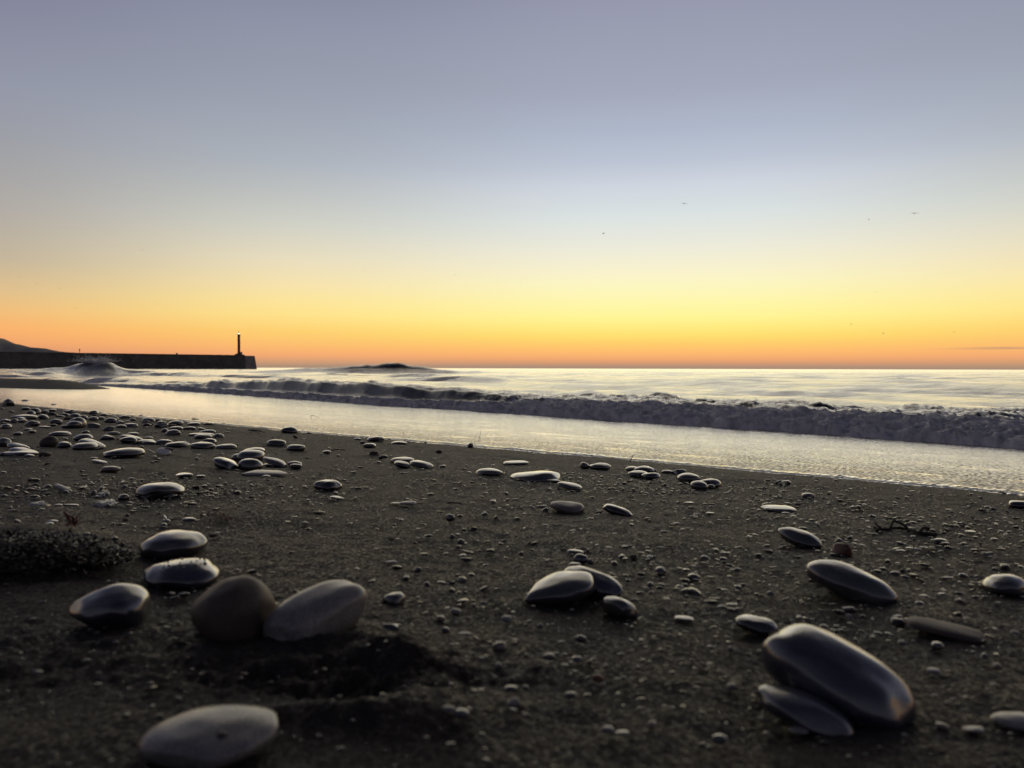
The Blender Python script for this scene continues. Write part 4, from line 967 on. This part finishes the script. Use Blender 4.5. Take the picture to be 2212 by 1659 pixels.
for b in [(680, 227, 730, 247), (195, 222, 282, 246), (440, 239, 522, 259), (150, 317, 237, 343), (0, 334, 102, 359), (92, 328, 167, 361), (165, 336, 252, 361), (553, 275, 652, 305), (640, 280, 747, 321), (590, 311, 692, 336), (725, 298, 812, 326), (440, 385, 522, 401), (560, 387, 654, 409), (820, 252, 922, 291), (765, 262, 832, 286), (925, 280, 1002, 301), (850, 290, 902, 306), (965, 320, 1082, 363), (820, 310, 912, 343), (900, 310, 972, 334), (1105, 298, 1212, 323), (1275, 292, 1332, 313),
          (1320, 345, 1402, 379), (1320, 370, 1402, 397), (1430, 330, 1502, 356), (1080, 347, 1152, 373), (1160, 337, 1202, 361), (1200, 325, 1262, 351), (960, 402, 1067, 435), (0, 378, 112, 416), (0, 362, 72, 381), (215, 418, 302, 439), (255, 435, 337, 456), (1495, 419, 1562, 453), (1700, 402, 1817, 433), (1430, 370, 1562, 411), (1560, 380, 1642, 401), (1570, 400, 1700, 432), (0, 200, 55, 216), (0, 225, 45, 247), (75, 254, 143, 276), (450, 287, 530, 298), (520, 300, 590, 318), (680, 300, 720, 318), (880, 262, 930, 280), (1010, 300, 1080, 320), (1035, 308, 1100, 345), (1450, 350, 1540, 375), (1480, 385, 1560, 398), (1640, 340, 1695, 362), (1820, 418, 1920, 432), (2060, 360, 2110, 388), (2090, 440, 2140, 468), (2100, 420, 2140, 436)]:
    T['R2'].append((*b, 0, None, None, None, GA))
for b in [(1180, 455, 1287, 483), (230, 658, 320, 683), (0, 640, 77, 666), (1160, 728, 1204, 751), (1415, 714, 1482, 736), (750, 455, 840, 470), (1020, 682, 1085, 697), (0, 745, 60, 765), (100, 705, 160, 722), (215, 702, 258, 718), (420, 735, 470, 758), (0, 818, 60, 835), (370, 788, 412, 812), (735, 812, 780, 828), (275, 897, 370, 913), (0, 945, 38, 972), (0, 1030, 66, 1058), (413, 940, 480, 970), (840, 990, 895, 1030), (915, 960, 970, 995), (930, 1000, 1000, 1017), (1190, 880, 1240, 895), (900, 895, 945, 918), (1790, 1025, 1825, 1050), (765, 880, 815, 898), (2010, 880, 2060, 896), (1700, 868, 1745, 900), (1090, 1115, 1140, 1140), (1020, 1078, 1065, 1096), (100, 1017, 150, 1038), (390, 1010, 480, 1038), (1340, 495, 1420, 520), (1070, 505, 1120, 525), (1125, 940, 1185, 975), (1285, 590, 1340, 600), (70, 505, 130, 528), (570, 515, 640, 525), (1220, 548, 1300, 565), (1800, 700, 1850, 710), (1405, 678, 1455, 690), (1420, 700, 1500, 714), (0, 462, 30, 490), (800, 440, 830, 452), (1340, 400, 1380, 412)]:
    T['R2'].append((*b, 0, None, None, None, GB))
for b in [(765, 1384, 840, 1421), (1030, 1419, 1100, 1456), (1135, 1249, 1192, 1281), (615, 1297, 690, 1323), (740, 1255, 802, 1281), (1020, 1298, 1082, 1321), (1935, 1388, 2027, 1426), (1815, 1145, 1850, 1162), (690, 1228, 730, 1245), (1000, 1215, 1050, 1232), (1700, 1130, 1745, 1150), (1660, 1305, 1690, 1325), (850, 1165, 880, 1180)]:
    T['R2'].append((*b, 0, None, None, None, GM))

_pr = random.Random(5)
PEB = []
for reg, rows in T.items():
    for row in rows:
        x0, y0, x1, y1, tilt, mat, kind, label = row[:8]; g = row[8] if len(row) > 8 else None
        box = to_disp(reg, (x0, y0, x1, y1))
        PEB.append((box, tilt, mat, kind, label, g))
# past 300 of a kind only the largest stay things of their own; the others join the gravel
_small = sorted((q for q in PEB if q[4] is None), key=lambda q: -(q[0][2] - q[0][0]) * (q[0][3] - q[0][1]))
_keep = {id(q) for q in _small[:300 - sum(q[4] is not None for q in PEB)]}
REST = [q[0] for q in PEB if q[4] is None and id(q) not in _keep]
PEB = [q for q in PEB if q[4] is not None or id(q) in _keep]
for box, tilt, mat, kind, label, g in PEB:
    if mat is None:
        tilt = _pr.uniform(-2, 6)
        if g in (GW, GA): mat = _pr.choice(['gloss', 'dark', 'dark', 'gloss', 'olive', 'brown', 'blue'])
        elif g == GN: mat = _pr.choice(['grey', 'dark', 'olive', 'tan', 'speck', 'pale'])
        else: mat = _pr.choice(['dark', 'dark', 'grey', 'olive', 'brown', 'gloss'])
        kind = _pr.choice(['oval', 'oval', 'flat', 'egg', 'block', 'round'])
    if label is not None:
        pebble(box, tilt, mat, kind, label, 'pebbles and cobbles on the beach' if False else None)
    else:
        pebble(box, tilt, mat, kind, None, g)
print('pebbles', count)

# ------------------------------------------------------------------ gravel: the uncountable small stones, one object
def build_gravel():
    patches = [  # photo point, radius across, radius in depth, stones
        ((1200, 1045), .85, .40, 1500), ((1400, 1048), .7, .35, 1300), ((1330, 1040), .5, .25, 900), ((1060, 1030), .6, .3, 500), ((1750, 1075), .6, .3, 700), ((1560, 1060), .5, .3, 600), ((1850, 1110), .45, .35, 1100), ((2000, 1150), .45, .3, 1300), ((2120, 1120), .5, .4, 1200),
        ((2050, 1200), .35, .25, 800), ((1480, 1230), .22, .18, 420), ((1430, 1180), .3, .2, 280), ((2150, 1250), .3, .25, 350), ((1900, 1350), .2, .12, 160), ((1300, 1330), .25, .15, 130),
        ((290, 1062), .42, .22, 620), ((200, 1060), .4, .2, 600), ((60, 1040), .5, .3, 500), ((420, 1062), .25, .12, 240), ((120, 990), .8, .5, 500), ((350, 930), 1.4, .8, 900), ((200, 900), 1.6, 1.0, 700), ((520, 950), .9, .5, 500),
        ((800, 1090), .6, .35, 420), ((850, 990), .7, .4, 350), ((260, 1120), .35, .2, 260), ((60, 1100), .3, .2, 250), ((540, 1310), .12, .10, 150), ((830, 1290), .10, .07, 90), ((1100, 1420), .2, .10, 110), ((1400, 1480), .25, .1, 110), ((900, 1150), .5, .3, 220), ((300, 1480), .2, .1, 110), ((1950, 1250), .4, .3, 420), ((1700, 1300), .3, .2, 220), ((100, 1370), .2, .12, 120)]
    P, Sz = [], []
    for (px, py), rx, ry, cnt in patches:
        cnt = int(cnt * (.55 if px > 1000 and cnt > 300 else .8))
        g = ghit(px, py)
        a = rng.normal(size=(cnt, 2)) * np.array([rx, ry]) + g[:2]
        P.append(a); Sz.append(np.exp(rng.normal(np.log(.0031), .62, cnt)))
    # loose scatter over the whole strand
    r = np.sqrt(rng.uniform(.36, 64, 2000)); th = np.radians(rng.uniform(-44, 44, 2000))
    P.append(np.stack([r * np.sin(th), r * np.cos(th)], -1)); Sz.append(np.exp(rng.normal(np.log(.0026), .62, 2000)))
    r = rng.uniform(.5, 1.9, 2400); th = np.radians(rng.uniform(-44, 44, 2400))
    P.append(np.stack([r * np.sin(th), r * np.cos(th)], -1)); Sz.append(np.exp(rng.normal(np.log(.0012), .6, 2400)))
    for q in REST:
        g = ghit((q[0] + q[2]) / 2, q[3] - .3 * (q[3] - q[1])); P.append(g[None, :2]); Sz.append(np.array([(q[2] - q[0]) / 2 / FPX * g[1] * .95]))
    nrest = len(REST)
    P = np.concatenate(P); Sz = np.concatenate(Sz); Sz[:-nrest] = np.clip(Sz[:-nrest], .0007, .012)
    s, n = sn(P[:, 0], P[:, 1]); d = np.hypot(P[:, 0], P[:, 1])
    ok = (n < n_edge(s) - .02) & (P[:, 1] > .35) & (d < 15) & (Sz / np.maximum(d, .2) > .0005)
    Sz[:-nrest] = np.where(d[:-nrest] < 1.3, np.minimum(Sz[:-nrest], .0045), Sz[:-nrest]); ok[-nrest:] = True
    P, Sz = P[ok], Sz[ok]; cnt = len(P)
    Z = z_smooth(P[:, 0], P[:, 1])
    V0, F0 = ICO[1]; V0b, F0b = ICO[2]
    for part, (Vb, Fb) in enumerate(((V0b, F0b),)):
        k = len(Vb)
        el = np.stack([rng.uniform(.8, 1.35, cnt), rng.uniform(.6, 1.0, cnt), rng.uniform(.16, .42, cnt)], -1) * Sz[:, None]
        an = rng.uniform(0, np.pi, cnt); tl = rng.normal(0, .16, cnt)
        off = rng.uniform(0, 50, (cnt, 1, 3))
        B = Vb[None] * (1 + .42 * perlin(Vb[None, :, 0] * 1.1 + off[..., 0], Vb[None, :, 1] * 1.1 + off[..., 1], Vb[None, :, 2] * 1.1 + off[..., 2]))[..., None]
        Q = B * el[:, None, :]
        Q = np.stack([Q[..., 0] * np.cos(tl)[:, None] + Q[..., 2] * np.sin(tl)[:, None], Q[..., 1], -Q[..., 0] * np.sin(tl)[:, None] + Q[..., 2] * np.cos(tl)[:, None]], -1)
        Q = np.stack([Q[..., 0] * np.cos(an)[:, None] - Q[..., 1] * np.sin(an)[:, None], Q[..., 0] * np.sin(an)[:, None] + Q[..., 1] * np.cos(an)[:, None], Q[..., 2]], -1)
        Q = Q + np.stack([P[:, 0], P[:, 1], Z + el[:, 2] * .45 + .001], -1)[:, None, :]
        F = Fb[None] + (np.arange(cnt) * k)[:, None, None]
        tone = np.repeat(rng.uniform(0, 1, cnt), k)
    m, nt, b = new_mat('mixed small beach stones')
    a = N(nt, 'ShaderNodeAttribute', attribute_name='tone'); tc = N(nt, 'ShaderNodeTexCoord'); n1 = noise_node(nt, tc.outputs['Object'], 300, 3)
    r = ramp(nt, a.outputs['Fac'], [(0, (.028, .028, .030)), (.45, (.035, .033, .032)), (.65, (.055, .050, .044)), (.78, (.06, .050, .042)), (.81, (.10, .04, .03)), (.85, (.06, .06, .05)), (.96, (.12, .115, .10)), (1, (.34, .32, .29))])
    nt.links.new(r.outputs[0], b.inputs['Base Color']); b.inputs['Roughness'].default_value = .24
    bump(nt, b, n1.outputs[0], .25, .001)
    o = link('gravel', mesh_from('gravel', Q.reshape(-1, 3), F.reshape(-1, 3), [m], smooth=False, attrs={'tone': tone})); o['kind'] = 'stuff'
    o['label'] = 'countless tiny stones and grit scattered in streaks over the dark sand'; o['category'] = 'gravel'
    print('gravel', cnt)
build_gravel()

# ------------------------------------------------------------------ seaweed, driftwood, shell, puddles
def simple(name, c, rough=.5, spec=.5, var=None, scale=60):
    m, nt, b = new_mat(name); b.inputs['Base Color'].default_value = (*c, 1); b.inputs['Roughness'].default_value = rough; b.inputs['Specular IOR Level'].default_value = spec
    if var:
        tc = N(nt, 'ShaderNodeTexCoord'); n1 = noise_node(nt, tc.outputs['Object'], scale, 4); nt.links.new(ramp(nt, n1.outputs[0], [(.35, c), (.65, var)]).outputs[0], b.inputs['Base Color'])
    return m
WEED = simple('dark bladder seaweed', (.014, .012, .008), .45, .4, (.040, .032, .020), 40)
REDW = simple('red seaweed', (.10, .018, .012), .5, .4, (.20, .045, .03), 60)
WOOD = simple('wet driftwood', (.022, .018, .014), .6, .3, (.05, .04, .03), 50)
def tube(pts, r0, r1, seg=7, base=0):
    pts = np.asarray(pts, float); n_ = len(pts); V, F = [], []
    for i in range(n_):
        t = pts[min(i + 1, n_ - 1)] - pts[max(i - 1, 0)]; t /= np.linalg.norm(t) + 1e-9
        a = np.cross(t, [.13, .2, 1]); a /= np.linalg.norm(a) + 1e-9; b_ = np.cross(t, a)
        r_ = r0 + (r1 - r0) * i / (n_ - 1); r_ *= 1 + .12 * math.sin(i * 2.3)
        for k in range(seg):
            an = 2 * math.pi * k / seg; V.append(pts[i] + (a * math.cos(an) + b_ * math.sin(an)) * r_)
    F = [(base + i * seg + k, base + i * seg + (k + 1) % seg, base + (i + 1) * seg + (k + 1) % seg, base + (i + 1) * seg + k) for i in range(n_ - 1) for k in range(seg)]
    F += [tuple(base + k for k in range(seg)), tuple(base + (n_ - 1) * seg + k for k in range(seg))]
    return V, F
def smooth_path(pts, m=6):
    pts = np.asarray(pts, float); out = []
    for i in range(len(pts) - 1):
        p0, p1, p2, p3 = pts[max(i - 1, 0)], pts[i], pts[i + 1], pts[min(i + 2, len(pts) - 1)]
        for k in range(m):
            t = k / m; out.append(.5 * ((2 * p1) + (-p0 + p2) * t + (2 * p0 - 5 * p1 + 4 * p2 - p3) * t * t + (-p0 + 3 * p1 - 3 * p2 + p3) * t ** 3))
    out.append(pts[-1]); return np.array(out)
def fronds(count, rx, ry, rz, ln, wd, seed, up=.5):
    """a tangle of curled narrow blades lying over one another"""
    r = np.random.default_rng(seed); V, F = [], []
    for i in range(count):
        a = r.uniform(0, 2 * math.pi); q = math.sqrt(r.uniform(0, 1)); x, y = rx * q * math.cos(a), ry * q * math.sin(a)
        z = rz * max(0, 1 - q * q) ** .8 * r.uniform(.55, 1.05) + .002
        d = np.array([math.cos(b_ := r.uniform(0, 6.28)), math.sin(b_), r.uniform(-.6, up)]); d /= np.linalg.norm(d)
        sd_ = np.cross(d, [0, 0, 1]); sd_ /= np.linalg.norm(sd_); up_ = np.cross(sd_, d); L = ln * r.uniform(.5, 1.4); w_ = wd * r.uniform(.5, 1.3); cu = r.uniform(-1.2, 1.6); tw = r.uniform(-1.5, 1.5)
        k0 = len(V); K = 6
        for j in range(K):
            t = j / (K - 1); c_ = np.array([x, y, z]) + d * L * t - up_ * L * .35 * cu * t * t
            ww = w_ * math.sin(math.pi * (.12 + .8 * t)) ; s2 = sd_ * math.cos(tw * t) + up_ * math.sin(tw * t); n2 = np.cross(s2, d)
            V += [c_ - s2 * ww, c_ + n2 * ww * .35, c_ + s2 * ww]
        for j in range(K - 1):
            for e in (0, 1): F.append((k0 + 3 * j + e, k0 + 3 * j + e + 1, k0 + 3 * j + e + 4, k0 + 3 * j + e + 3))
    V = np.array(V); V[:, 2] = np.maximum(V[:, 2], -.004)
    return V, F
def seaweed_heap():
    g = ghit(50, 1212); root = empty('seaweed_heap', g)
    V, F = ICO[4]; V = V * np.array([.185, .115, .026]); V[:, 2] += .045 * fbm(V[:, 0] * 22, V[:, 1] * 22, V[:, 2] * 22, 3) * .5
    link('mound', mesh_from('mound', V + [-.02, .03, .0], F, [WEED]), root)
    V, F = fronds(2600, .205, .13, .050, .013, .0026, 5)
    link('fronds', mesh_from('fronds', V, F, [WEED]), root)
    V, F = fronds(60, .18, .11, .050, .008, .0026, 6); m = simple('bleached weed scraps', (.10, .09, .065), .3, .5, (.30, .28, .20), 60)
    link('pale_scraps', mesh_from('pale_scraps', V, F, [m]), root)
    V, F = fronds(26, .012, .012, .02, .022, .003, 8, 1.6)
    rd = link('red_frond', mesh_from('red_frond', V, F, [REDW]), root); rd.location = (.070, .050, .052)
    rd['label'] = 'small red frond on top of the dark weed heap'
    tag(root, 'tangled heap of dark seaweed with pale scraps and one red frond on top', 'seaweed')
seaweed_heap()
def red_weed():
    g = ghit(465, 1122); V, F = fronds(70, .040, .022, .014, .030, .0013, 12, .9)
    o = link('red_seaweed', mesh_from('red_seaweed', V, F, [REDW])); o.location = g
    tag(o, 'small spread tuft of red seaweed on bare sand above the near oval pebbles', 'seaweed')
red_weed()
def driftwood():
    P = lambda X, Y, z=.006: ghit(1655.7 + X * .2515, 993.4 + Y * .2515) + [0, 0, z]
    root = empty('driftwood_twig', P(1200, 615, 0)); o0 = np.array(root.location)
    for nm, pts, a, b_ in (('stem', [P(925, 592), P(1000, 612, .006), P(1075, 606, .007), P(1150, 606, .008), (P(1215, 620, .009)), P(1300, 642, .006), P(1375, 650, .004), P(1455, 652, .003)], .0035, .0065),
                           ('branch', [P(1215, 620, .010), P(1175, 612, .019), P(1120, 608, .027), P(1092, 606, .030)], .0042, .0028),
                           ('branch', [P(1092, 606, .030), P(1076, 606, .018), P(1062, 607, .008)], .0026, .003),
                           ('branch', [P(985, 610, .008), P(955, 606, .014), P(935, 604, .020)], .003, .002),
                           ('branch', [P(1320, 644, .012), P(1360, 640, .020), P(1400, 638, .016)], .004, .003)):
        pp = smooth_path(pts); pp = pp + rng.normal(0, .0008, pp.shape); V, F = tube(pp - o0, a, b_, 8)
        link(nm, mesh_from(nm, V, F, [WOOD]), root)
    tag(root, 'dark forked driftwood twig lying on the shingly sand', 'driftwood')
driftwood()
def twig(name, pts, r0, r1, label, cat='twig'):
    pp = smooth_path([np.array(p) for p in pts]); o0 = pp[0].copy(); V, F = tube(pp - o0, r0, r1, 7)
    o = link(name, mesh_from(name, V, F, [WOOD])); o.location = o0; tag(o, label, cat)
q3 = lambda X, Y, z=.003: ghit((900 + X * .4521) * KS, (1500 + Y * .4521) * KS) + [0, 0, z]
twig('twig', [q3(865, 585), q3(930, 583, .006), q3(998, 582)], .0045, .003, 'straight dark stick on the sand between two small stones')
twig('twig', [q3(1883, 1046), q3(1940, 1047, .005), q3(2005, 1050)], .0028, .0022, 'short straight stick alone on bare sand near the light teardrop stone')
a_ = q3(2158, 497); twig('weed_stem', [a_, a_ + [.004, 0, .03], a_ + [.012, 0, .065], a_ + [.016, 0, .10]], .0016, .0006, 'thin curved weed stem standing in the wash beyond the pointed black stone', 'seaweed')
a_ = ghit((1900 + 1143 * .4973) * KS, (1700 + 214 * .4973) * KS); twig('weed_stem', [a_, a_ + [.004, 0, .015], a_ + [.016, 0, .04]], .004, .0008, 'short hooked weed stem at the lip of the wash behind the huddle of five', 'seaweed')
a_ = q3(700, 333); twig('weed_stem', [a_, a_ + [.01, 0, .07], a_ + [.06, 0, .06], a_ + [.16, 0, .0]], .0026, .0012, 'thin arched weed stem in the wash past the black domed stone', 'seaweed')
a_, b_ = q3(165, 410), q3(305, 432); twig('twig', [a_, (a_ + b_) / 2 + [0, 0, .01], b_], .010, .003, 'dark splinter of wood in the wash at the end of the crowded band')
q2 = lambda X, Y: ghit((X * .4219) * KS, (1500 + Y * .4219) * KS)
def shell():
    g = q2(1500, 655); root = empty('broken_shell', g)
    V, F = ICO[4]
    def valve(sx, sy, sz, rx, ry, rz, loc, name, mat):
        v = V.copy(); rid = 1 + .05 * np.sin(np.arctan2(v[:, 1], v[:, 0] + 1.2) * 40); outer = v * rid[:, None]
        keep = v[:, 2] > 0
        top = np.where(keep[:, None], outer, outer * [1, 1, -.82])           # hollow underside
        P = top * [sx, sy, sz]
        m = Matrix.Rotation(rz, 3, 'Z') @ Matrix.Rotation(ry, 3, 'Y') @ Matrix.Rotation(rx, 3, 'X')
        P = P @ np.array(m).T + loc
        link(name, mesh_from(name, P, F, [M[mat]]), root)
    valve(.034, .026, .012, R(35), R(8), .3, [.012, 0, .012], 'valve', 'white')
    valve(.040, .026, .009, R(-20), R(-6), -.2, [.012, .03, .018], 'valve', 'pale')
    valve(.024, .008, .004, R(0), R(28), 0, [-.055, -.002, .012], 'chip', 'gloss')
    tag(root, 'broken whitish shell with an open upper valve below the row of stones', 'shell')
    g = q2(1545, 1285); o = link('mussel_shell', None) if False else None
    root2 = empty('small_shell', g)
    for k, (dx, dz, s_, ry) in enumerate(((0, .004, .010, 10), (-.004, .012, .007, 60), (.007, .010, .005, -35))):
        v = stone_shape(3, 900 + k, 'flat')[0] * [s_, s_ * .7, s_ * .3]
        m = Matrix.Rotation(R(ry), 3, 'Y'); P = v @ np.array(m).T + [dx, 0, dz]
        link('shell_piece', mesh_from('shell_piece', P, F[:0] if False else stone_shape(3, 900 + k, 'flat')[1], [M['white']]), root2)
    tag(root2, 'small white glinting shell in pieces above a little dark round stone', 'shell')
shell()
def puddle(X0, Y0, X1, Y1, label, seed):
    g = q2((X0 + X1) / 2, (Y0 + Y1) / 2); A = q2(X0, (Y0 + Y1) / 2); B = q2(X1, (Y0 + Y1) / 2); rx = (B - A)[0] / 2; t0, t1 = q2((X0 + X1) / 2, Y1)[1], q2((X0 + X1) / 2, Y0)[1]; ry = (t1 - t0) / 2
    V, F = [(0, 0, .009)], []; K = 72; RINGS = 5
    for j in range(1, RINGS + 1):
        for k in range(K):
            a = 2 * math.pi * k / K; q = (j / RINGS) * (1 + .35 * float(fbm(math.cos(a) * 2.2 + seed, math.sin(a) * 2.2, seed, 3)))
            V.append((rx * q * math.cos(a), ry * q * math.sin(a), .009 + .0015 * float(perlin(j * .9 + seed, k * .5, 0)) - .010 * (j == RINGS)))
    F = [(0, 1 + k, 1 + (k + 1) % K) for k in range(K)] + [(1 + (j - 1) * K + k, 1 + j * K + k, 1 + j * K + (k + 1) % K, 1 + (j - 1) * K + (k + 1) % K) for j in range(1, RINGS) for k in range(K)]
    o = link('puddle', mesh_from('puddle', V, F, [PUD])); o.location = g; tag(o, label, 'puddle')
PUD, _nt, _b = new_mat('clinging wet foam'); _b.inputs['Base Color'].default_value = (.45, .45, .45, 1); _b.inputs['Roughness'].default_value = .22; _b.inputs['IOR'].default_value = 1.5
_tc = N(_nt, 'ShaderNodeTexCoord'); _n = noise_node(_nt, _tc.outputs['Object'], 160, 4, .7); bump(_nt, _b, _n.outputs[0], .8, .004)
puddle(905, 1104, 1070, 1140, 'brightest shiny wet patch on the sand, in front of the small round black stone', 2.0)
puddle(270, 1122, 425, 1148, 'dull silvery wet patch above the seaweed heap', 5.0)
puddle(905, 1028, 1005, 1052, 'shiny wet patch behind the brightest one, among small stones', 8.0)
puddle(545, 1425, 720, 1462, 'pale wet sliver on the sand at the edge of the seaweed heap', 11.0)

# grains stuck on the blue-black pebble and a dark fleck on the lowest cobble are part of the beach dirt
def grains():
    host = next(o for o in bpy.data.objects if o.get('label', '').startswith('blue black oval pebble with dark sand'))
    me = host.data; co = np.empty(len(me.vertices) * 3, np.float32); me.vertices.foreach_get('co', co); co = co.reshape(-1, 3)
    top = co[co[:, 2] > co[:, 2].max() * .80]; r = np.random.default_rng(3)
    V, F = [], []; Vb, Fb = ICO[2]
    for i in range(26):
        p = top[r.integers(len(top))]; k = len(V); s_ = r.uniform(.0009, .0026) * (1.5 if i < 5 else 1)
        v = Vb * (1 + .3 * perlin(Vb[:, 0] + i * 7, Vb[:, 1], Vb[:, 2]))[:, None] * s_ + p; V += list(v); F += [tuple(int(q) + k for q in f) for f in Fb]
    link('sand_grains', mesh_from('sand_grains', V, F, [M['gloss']]), host)
    host = next(o for o in bpy.data.objects if o.get('label', '').startswith('broad blurred pale topped'))
    me = host.data; co = np.empty(len(me.vertices) * 3, np.float32); me.vertices.foreach_get('co', co); co = co.reshape(-1, 3)
    want = np.array([480, 1587.]); pr = project(co + np.array(host.location)); d = np.hypot(*(pr - want).T) + (co[:, 1] > .03) * 50; p = co[int(np.argmin(d))]
    v = ICO[3][0] * [.0055, .0045, .0022] + p; link('dark_spot', mesh_from('dark_spot', v, ICO[3][1], [M['brown']]), host)
grains()
